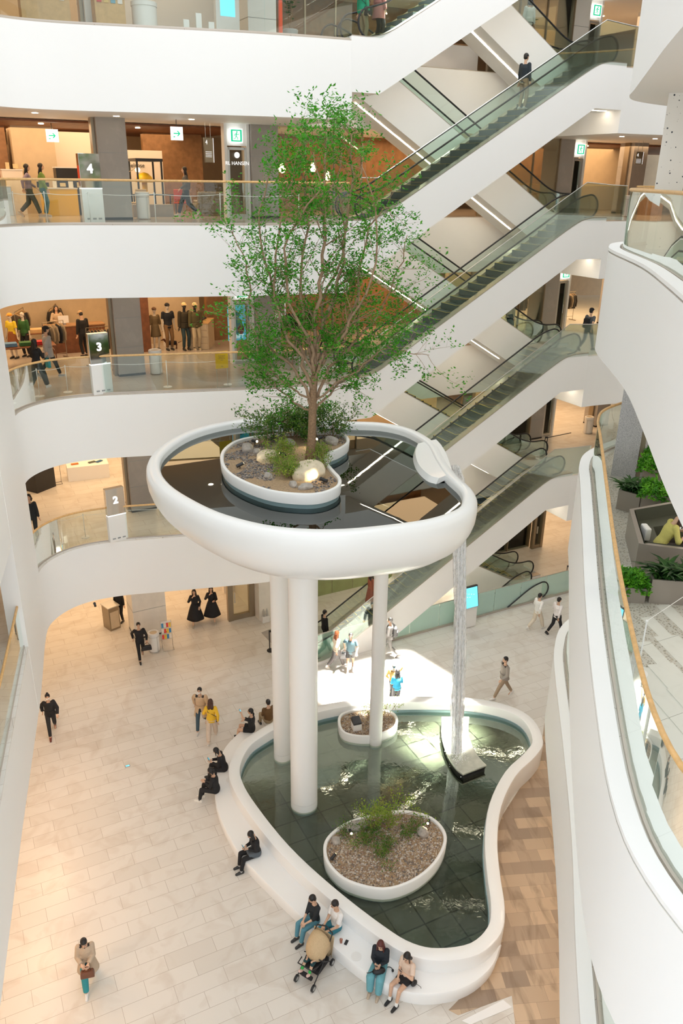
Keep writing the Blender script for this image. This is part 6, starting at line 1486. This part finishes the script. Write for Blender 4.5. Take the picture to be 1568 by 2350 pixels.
# dachshund figure
p = at(395, 800, F3); t = MB(); t.tube([(-.22, 0, .22), (0, 0, .23), (.2, 0, .22)], [.075, .085, .075], 12); t.capsule((.2, 0, .24), (.28, 0, .36), .05, .04); t.ell((.31, 0, .38), (.06, .045, .045)); t.capsule((.33, 0, .375), (.42, 0, .355), .03, .018); t.capsule((-.27, 0, .24), (-.42, 0, .30), .018, .008)
for x in (-.2, .18):
    for y in (-.05, .05): t.capsule((x, y, .18), (x+.01, y, .1), .032, .022); t.capsule((x+.01, y, .1), (x, y, .03), .022, .02); t.ell((x+.02, y, .02), (.035, .022, .02))
for y in (-.045, .045): t.ell((.30, y, .35), (.022, .012, .05))
o = t.build('dachshund_figure', color((.12, .04, .02)), None, True); r = o.modifiers.new('r', 'REMESH'); r.mode = 'VOXEL'; r.voxel_size = .009; r.use_smooth_shade = True
o.location = p; o.rotation_euler = (0, 0, PI+.2); tag(o, 'dachshund figure in a dark padded coat standing between the mannequins', 'dog figure'); MB().tube([(-.2, 0, .235), (0, 0, .245), (.16, 0, .235)], [.085, .098, .09], 12).build('coat', color((.02, .02, .03)), o, True)
# second floor
t = block('display_block', SW(-7.8, 8.9, F2), UA-.1, 1.7, .8, .62, 'plaster', 'long white display block with small wares on the second floor', 'display')
for k, (x, c, lb) in enumerate(((-.5, (.6, .2, .05), 'orange pouch on the white display block'), (.2, (.1, .12, .1), 'flat tray on the white display block'), (.5, (.05, .15, .3), 'blue scarf on the white display block'))):
    o = MB().box((0, 0, .02), (.3, .14, .035), .3*k).build('display_item', color(c), None, bevel=.005); o.location = SW(-7.8+x, 8.9-.08*x, F2+.625); o.rotation_euler = (0, 0, UA); tag(o, lb, 'accessory')
block('screen_panel', SW(-9.9, 8.4, F2), UA+.6, 1.0, .9, 2.4, 'black_metal', 'tall black panel block at the left edge of the second floor', 'panel')
t = thing('bag_stand', 'thin wire stand with a small dark bag on the second floor', 'stand', SW(-9.1, 8.6, F2), UA); f = MB(); f.tube([(-.15, -.15, .01), (.15, -.15, .01), (.15, .15, .01), (-.15, .15, .01), (-.15, -.15, .01)], .008, 5); f.tube([(.15, .15, .01), (.15, .15, 1.0), (-.15, .15, 1.0), (-.15, .15, .01)], .008, 5); f.build('frame', 'black_metal', t)
o = MB().box((0, 0, .09), (.3, .14, .2)).build('handbag', color((.06, .05, .04)), None, bevel=.02); o.location = SW(-9.1, 8.75, F2+1.01); o.rotation_euler = (0, 0, UA); tag(o, 'small dark bag on top of the wire stand, second floor', 'bag')
block('shop_island', SW(14.9, 9.4, F2), UA, 1.1, .8, 1.0, 'wood_light', 'orange brown shop island at the back right of the second floor', 'cabinet')
# fourth floor
for i, (s, w, lb) in enumerate(((-4.4, 7.6, 'black dining table left of the emergency door, fourth floor'), (-6.0, 8.0, 'low dark table behind the litter bin, fourth floor'))): table(SW(s, w, F4), UA, 1.5, .8, .74, 'black_metal', lb)
def chair(p, rz, mat, label):
    t = thing('chair', label, 'chair', p, rz); MB().box((0, 0, .45), (.46, .46, .06)).build('seat', mat, t, bevel=.02); MB().box((0, .21, .72), (.44, .05, .42), rx=-.12).build('backrest', mat, t, bevel=.02)
    for x in (-.19, .19):
        for y in (-.19, .19): MB().tube([(x, y, 0), (x, y, .43)], .014, 6).build('leg', 'steel', t)
    return t
for s, w, r, mm, lb in ((-5.2, 6.9, .2, 'beige_panel', 'tan chair near the yellow lamp, fourth floor'), (-3.6, 7.0, -.3, 'red_lacquer', 'orange chair left of the glass door, fourth floor'), (-5.9, 7.0, .5, 'white_paint', 'white chair behind the litter bin, fourth floor'), (-2.9, 8.4, 2.8, 'wood_brown', 'brown chair seen through the glass door, fourth floor')): chair(SW(s, w, F4), UA+PI+r, mm, lb)
t = thing('floor_lamp', 'big yellow domed floor lamp in a black frame, fourth floor', 'lamp', SW(-4.75, 7.6, F4+.0), UA); MB().tube([(0, 0, 0), (0, 0, 1.15)], .1, 12).build('stem', 'yellow_card', t, True); MB().lathe([(.02, 1.5), (.16, 1.46), (.28, 1.34), (.33, 1.16), (.32, 1.15)], n=24).build('shade', 'yellow_card', t, True)
MB().ell((0, 0, 1.25), (.1, .1, .1)).build('bulb', 'lamp_glow', t, True)
t = thing('display_canopy', 'black open display frame around the yellow lamp, fourth floor', 'frame', SW(-4.7, 7.2, F4), UA)
for x in (-.45, .45):
    for y in (-.25, .9): MB().box((x, y, .95), (.06, .06, 1.9)).build('post', 'black_metal', t)
MB().box((0, .32, 1.92), (1.0, 1.25, .1)).build('top', 'black_metal', t)
t = thing('arc_lamp', 'thin arc lamp with a glowing bulb beside the black frame', 'lamp', SW(-5.5, 7.3, F4), UA); MB().tube([(0, 0, 0), (-.05, 0, 1.0), (.1, 0, 1.5), (.45, 0, 1.65)], .014, 6).build('arm', 'bronze', t, True); MB().lathe([(0, 0), (.16, 0), (.16, .03), (0, .03)], n=18).build('base', 'black_metal', t, 40); MB().ell((.45, 0, 1.58), (.09, .09, .09)).build('bulb', 'lamp_glow', t, True)
block('low_cabinet', SW(-4.9, 6.3, F4), UA, 1.5, .5, .42, 'granite_pillar', 'low grey bench cabinet in front of the yellow lamp, fourth floor'); 
t = thing('sofa', 'grey sofa seen through the glass door, fourth floor', 'sofa', SW(-2.1, 7.2, F4), UA+PI); MB().box((0, 0, .25), (1.7, .8, .4)).build('base', color((.30, .27, .22)), t, bevel=.06); MB().box((0, .33, .6), (1.7, .18, .5)).build('backrest', color((.30, .27, .22)), t, bevel=.06)
for x in (-.42, .42): MB().box((x, -.04, .48), (.8, .6, .12)).build('cushion', color((.4, .36, .3)), t, bevel=.04)
o = block('red_sign', SW(-10.6, 8.3, F4+1.2), UA, 1.2, .08, .5, 'red_lacquer', 'red rectangular sign at the far left of the fourth floor', 'sign')
for s, w, sx, H, mat, lb in ((-10.2, 8.0, 1.4, .95, 'steel', 'glass-topped display case at the far left, fourth floor'), (-9.3, 8.7, .7, 1.5, 'plaster_warm', 'tall pale display unit behind the lilac shirt'), (-7.9, 7.6, 1.2, .9, 'yellow_card', 'low yellow display unit behind the green cardigan'), (-7.2, 8.3, 1.3, 1.6, 'black_metal', 'black shelf unit behind the numbered kiosk, fourth floor'), (-10.9, 9.4, 1.5, 1.2, 'wood_brown', 'brown wooden shelf unit at the far left, fourth floor')): block('display_unit', SW(s, w, F4), UA, sx, .6, H, mat, lb, 'display', 'white_paint')
rr = random.Random(4)
for k in range(14):
    o = MB().box((0, 0, .09), (rr.uniform(.08, .2), .1, rr.uniform(.12, .25))).build('boxed_ware', color(rr.choice([(.02, .2, .25), (.5, .1, .03), (.6, .5, .3), (.02, .02, .02), (.7, .7, .68)])), None, bevel=.005); o.location = SW(-10.8+.28*k, 8.05 if k < 5 else (8.7 if k < 8 else 7.65), F4+(1.0 if k < 5 else (1.55 if k < 8 else .95))); tag(o, 'small boxed ware on the display units left of the pillar, fourth floor', 'box', 'boxed wares on the fourth-floor display units')
for s, w, z, lb in ((.2, 6.0, 1.7, 'glowing pendant lamp seen through the tree, left one'), (1.6, 6.2, 1.75, 'glowing pendant lamp seen through the tree, middle one'), (2.3, 6.3, 1.45, 'glowing pendant lamp seen through the tree, lowest one')):
    t = thing('pendant_lamp', lb, 'lamp', SW(s, w, F4+z)); MB().lathe([(.03, .2), (.1, .1), (.14, 0), (.1, -.12), (0, -.16)], n=18).build('shade', 'lamp_glow', t, True); MB().tube([(0, 0, .2), (0, 0, 1.3)], .006, 5).build('cable', 'black_metal', t)
# fifth floor
t = thing('ad_pillar', 'pale panel with a door notice on the fifth floor', 'panel', SW(-2.6, 3.9, F5), UA); MB().box((0, 0, 1.2), (.8, .2, 2.4)).build('body', 'white_paint', t); MB().box((0, -.105, 1.3), (.5, .01, .8)).build('notice', 'screen_blue', t)
t = thing('round_bin', 'large white cylindrical bin on the fifth floor right of the pillar', 'bin', SW(-5.4, 3.6, F5)); MB().lathe([(0, 0), (.38, 0), (.38, .9), (0, .9)], n=30).build('body', 'white_paint', t, 40); MB().lathe([(.4, .88), (.4, 1.0), (.3, 1.04), (0, 1.04)], n=30).build('lid', 'white_paint', t, 40)
def leafy(p, H, label, n=40):
    t = thing('potted_plant', label, 'plant', p); rr = random.Random(n); MB().lathe([(0, 0), (.2, 0), (.26, .4), (.22, .42), (.2, .38), (0, .38)], n=22).build('pot', 'grey_paint', t, 40); st = MB(); l = MB()
    for k in range(5):
        a = k*1.3; q = [(0, 0, .35), (.12*math.cos(a), .12*math.sin(a), .35+(H-.35)*.5), (.3*math.cos(a), .3*math.sin(a), H*rr.uniform(.8, 1))]; st.tube(q, .012, 5)
        for j in range(n//5):
            f = rr.uniform(.3, 1); c = Vector(q[0]).lerp(Vector(q[2]), f); b = rr.uniform(0, 6.28); o = Vector((math.cos(b), math.sin(b), rr.uniform(-.2, .5))).normalized(); s = o.cross(Vector((0, 0, 1))).normalized(); L = rr.uniform(.16, .26); w = L*.3
            l.add([c, c+o*L*.35+s*w, c+o*L*.75+s*w*.8, c+o*L, c+o*L*.75-s*w*.8, c+o*L*.35-s*w, c+o*L*.5-Vector((0, 0, w*.4))], [(0, 1, 6), (1, 2, 6), (2, 3, 6), (3, 4, 6), (4, 5, 6), (5, 0, 6)])
    st.build('stems', 'bark', t, True); l.build('foliage', 'leaf_dark', t, kind='stuff')
leafy(SW(10.0, 4.3, F5), 2.4, 'large-leaved plant behind the glass at the fifth-floor landing', 60); leafy(SW(-1.2, 2.0, F5), 1.9, 'leafy plant at the left end of the fifth-floor escalators', 45)
block('ticket_stand', SW(-1.7, 1.6, F5), UA, .1, .1, 1.1, 'red_lacquer', 'slim red and black post by the fifth-floor escalators', 'post')
for k in range(3):
    o = block('sail_ornament', SW(-4.4+.4*k, 2.6, F5), UA, .18, .06, .5+.2*(k % 2), 'white_paint', ('left', 'middle', 'right')[k]+' of the three pale sail-shaped ornaments on the fifth floor', 'ornament')
for s, w, F, sx, lb in ((-6.5, 3.6, F5, .9, 'pale shelf unit with small goods left of the fifth-floor pillar'), (-8.3, 4.0, F5, 1.4, 'display unit with pink and yellow goods at the far left of the fifth floor')):
    t = block('display_unit', SW(s, w, F), UA, sx, .5, 1.4, 'wood_light', lb, 'display')
    for k in range(4): MB().box((-sx*.35+k*sx*.23, -.26, 1.0), (.14, .02, .3)).build('goods', color([(.6, .1, .1), (.7, .5, .2), (.2, .4, .5), (.8, .75, .7)][k]), t)
# bar furniture and jewellery counters behind the escalators
for F, lb in ((F5, 'bar counter above the back wall on the fifth floor'), (F2, 'glittering jewellery counter behind the escalators on the second floor')):
    t = block('counter', SW(6.8, 5.6, F), UA, 3.4, .7, 1.0, 'white_paint' if F == F5 else 'brass_frame', lb, 'counter', 'wood_brown' if F == F5 else 'shop_glass')
for k in range(24):
    o = MB().lathe([(0, 0), (.04, 0), (.045, .12), (.015, .2), (0, .2)], n=8).build('jewellery_bust', 'brass_frame' if k % 2 else 'white_paint', None, True) if k < 2 else dup(jw[k % 2])
    if k < 2: jw = (jw if k else [])+[o]
    o.location = SW(5.3+.13*k, 5.5+.2*(k % 2), F2+1.06); tag(o, 'small jewellery bust on the glittering second-floor counter', 'ornament', 'jewellery busts on the second-floor counter')
# dark grilles, camera dome, wall lights under the left gallery
t = thing('security_camera', 'small black spot camera under the edge of the second-floor gallery', 'camera', aty(217, 1385, 24.6)); MB().ell((0, 0, 0), (.05, .05, .05)).build('dome', 'black_metal', t, True); MB().tube([(0, 0, .03), (.06, -.12, -.05)], .04, 8).build('barrel', 'black_metal', t, True)

# bake all remeshed figures
bpy.context.view_layer.update()
dg = bpy.context.evaluated_depsgraph_get()
baked = [(o, bpy.data.meshes.new_from_object(o.evaluated_get(dg))) for o in REMESH]
plain('eye_dark', (.01, .008, .008), .2); plain('lip', (.45, .14, .12), .5)
for o, me in baked:
    if '_x' in o:
        xt = XT[o['_x']]; del o['_x']; nv = len(me.vertices)
        vs = [v.co.copy() for v in me.vertices]; fs = [tuple(p.vertices) for p in me.polygons]; mi = [0]*len(fs)
        vs += [Vector(v) for v in xt.v]; fs += [tuple(i+nv for i in f) for f in xt.f]; mi += xt.mi
        mats = list(me.materials); m2 = bpy.data.meshes.new(o.name); m2.from_pydata(vs, [], fs)
        for mm in mats: m2.materials.append(mm)
        m2.materials.append(M('eye_dark')); m2.materials.append(M('lip'))
        for p, i in zip(m2.polygons, mi): p.material_index = i; p.use_smooth = True
        me = m2
    o.modifiers.clear(); o.data = me
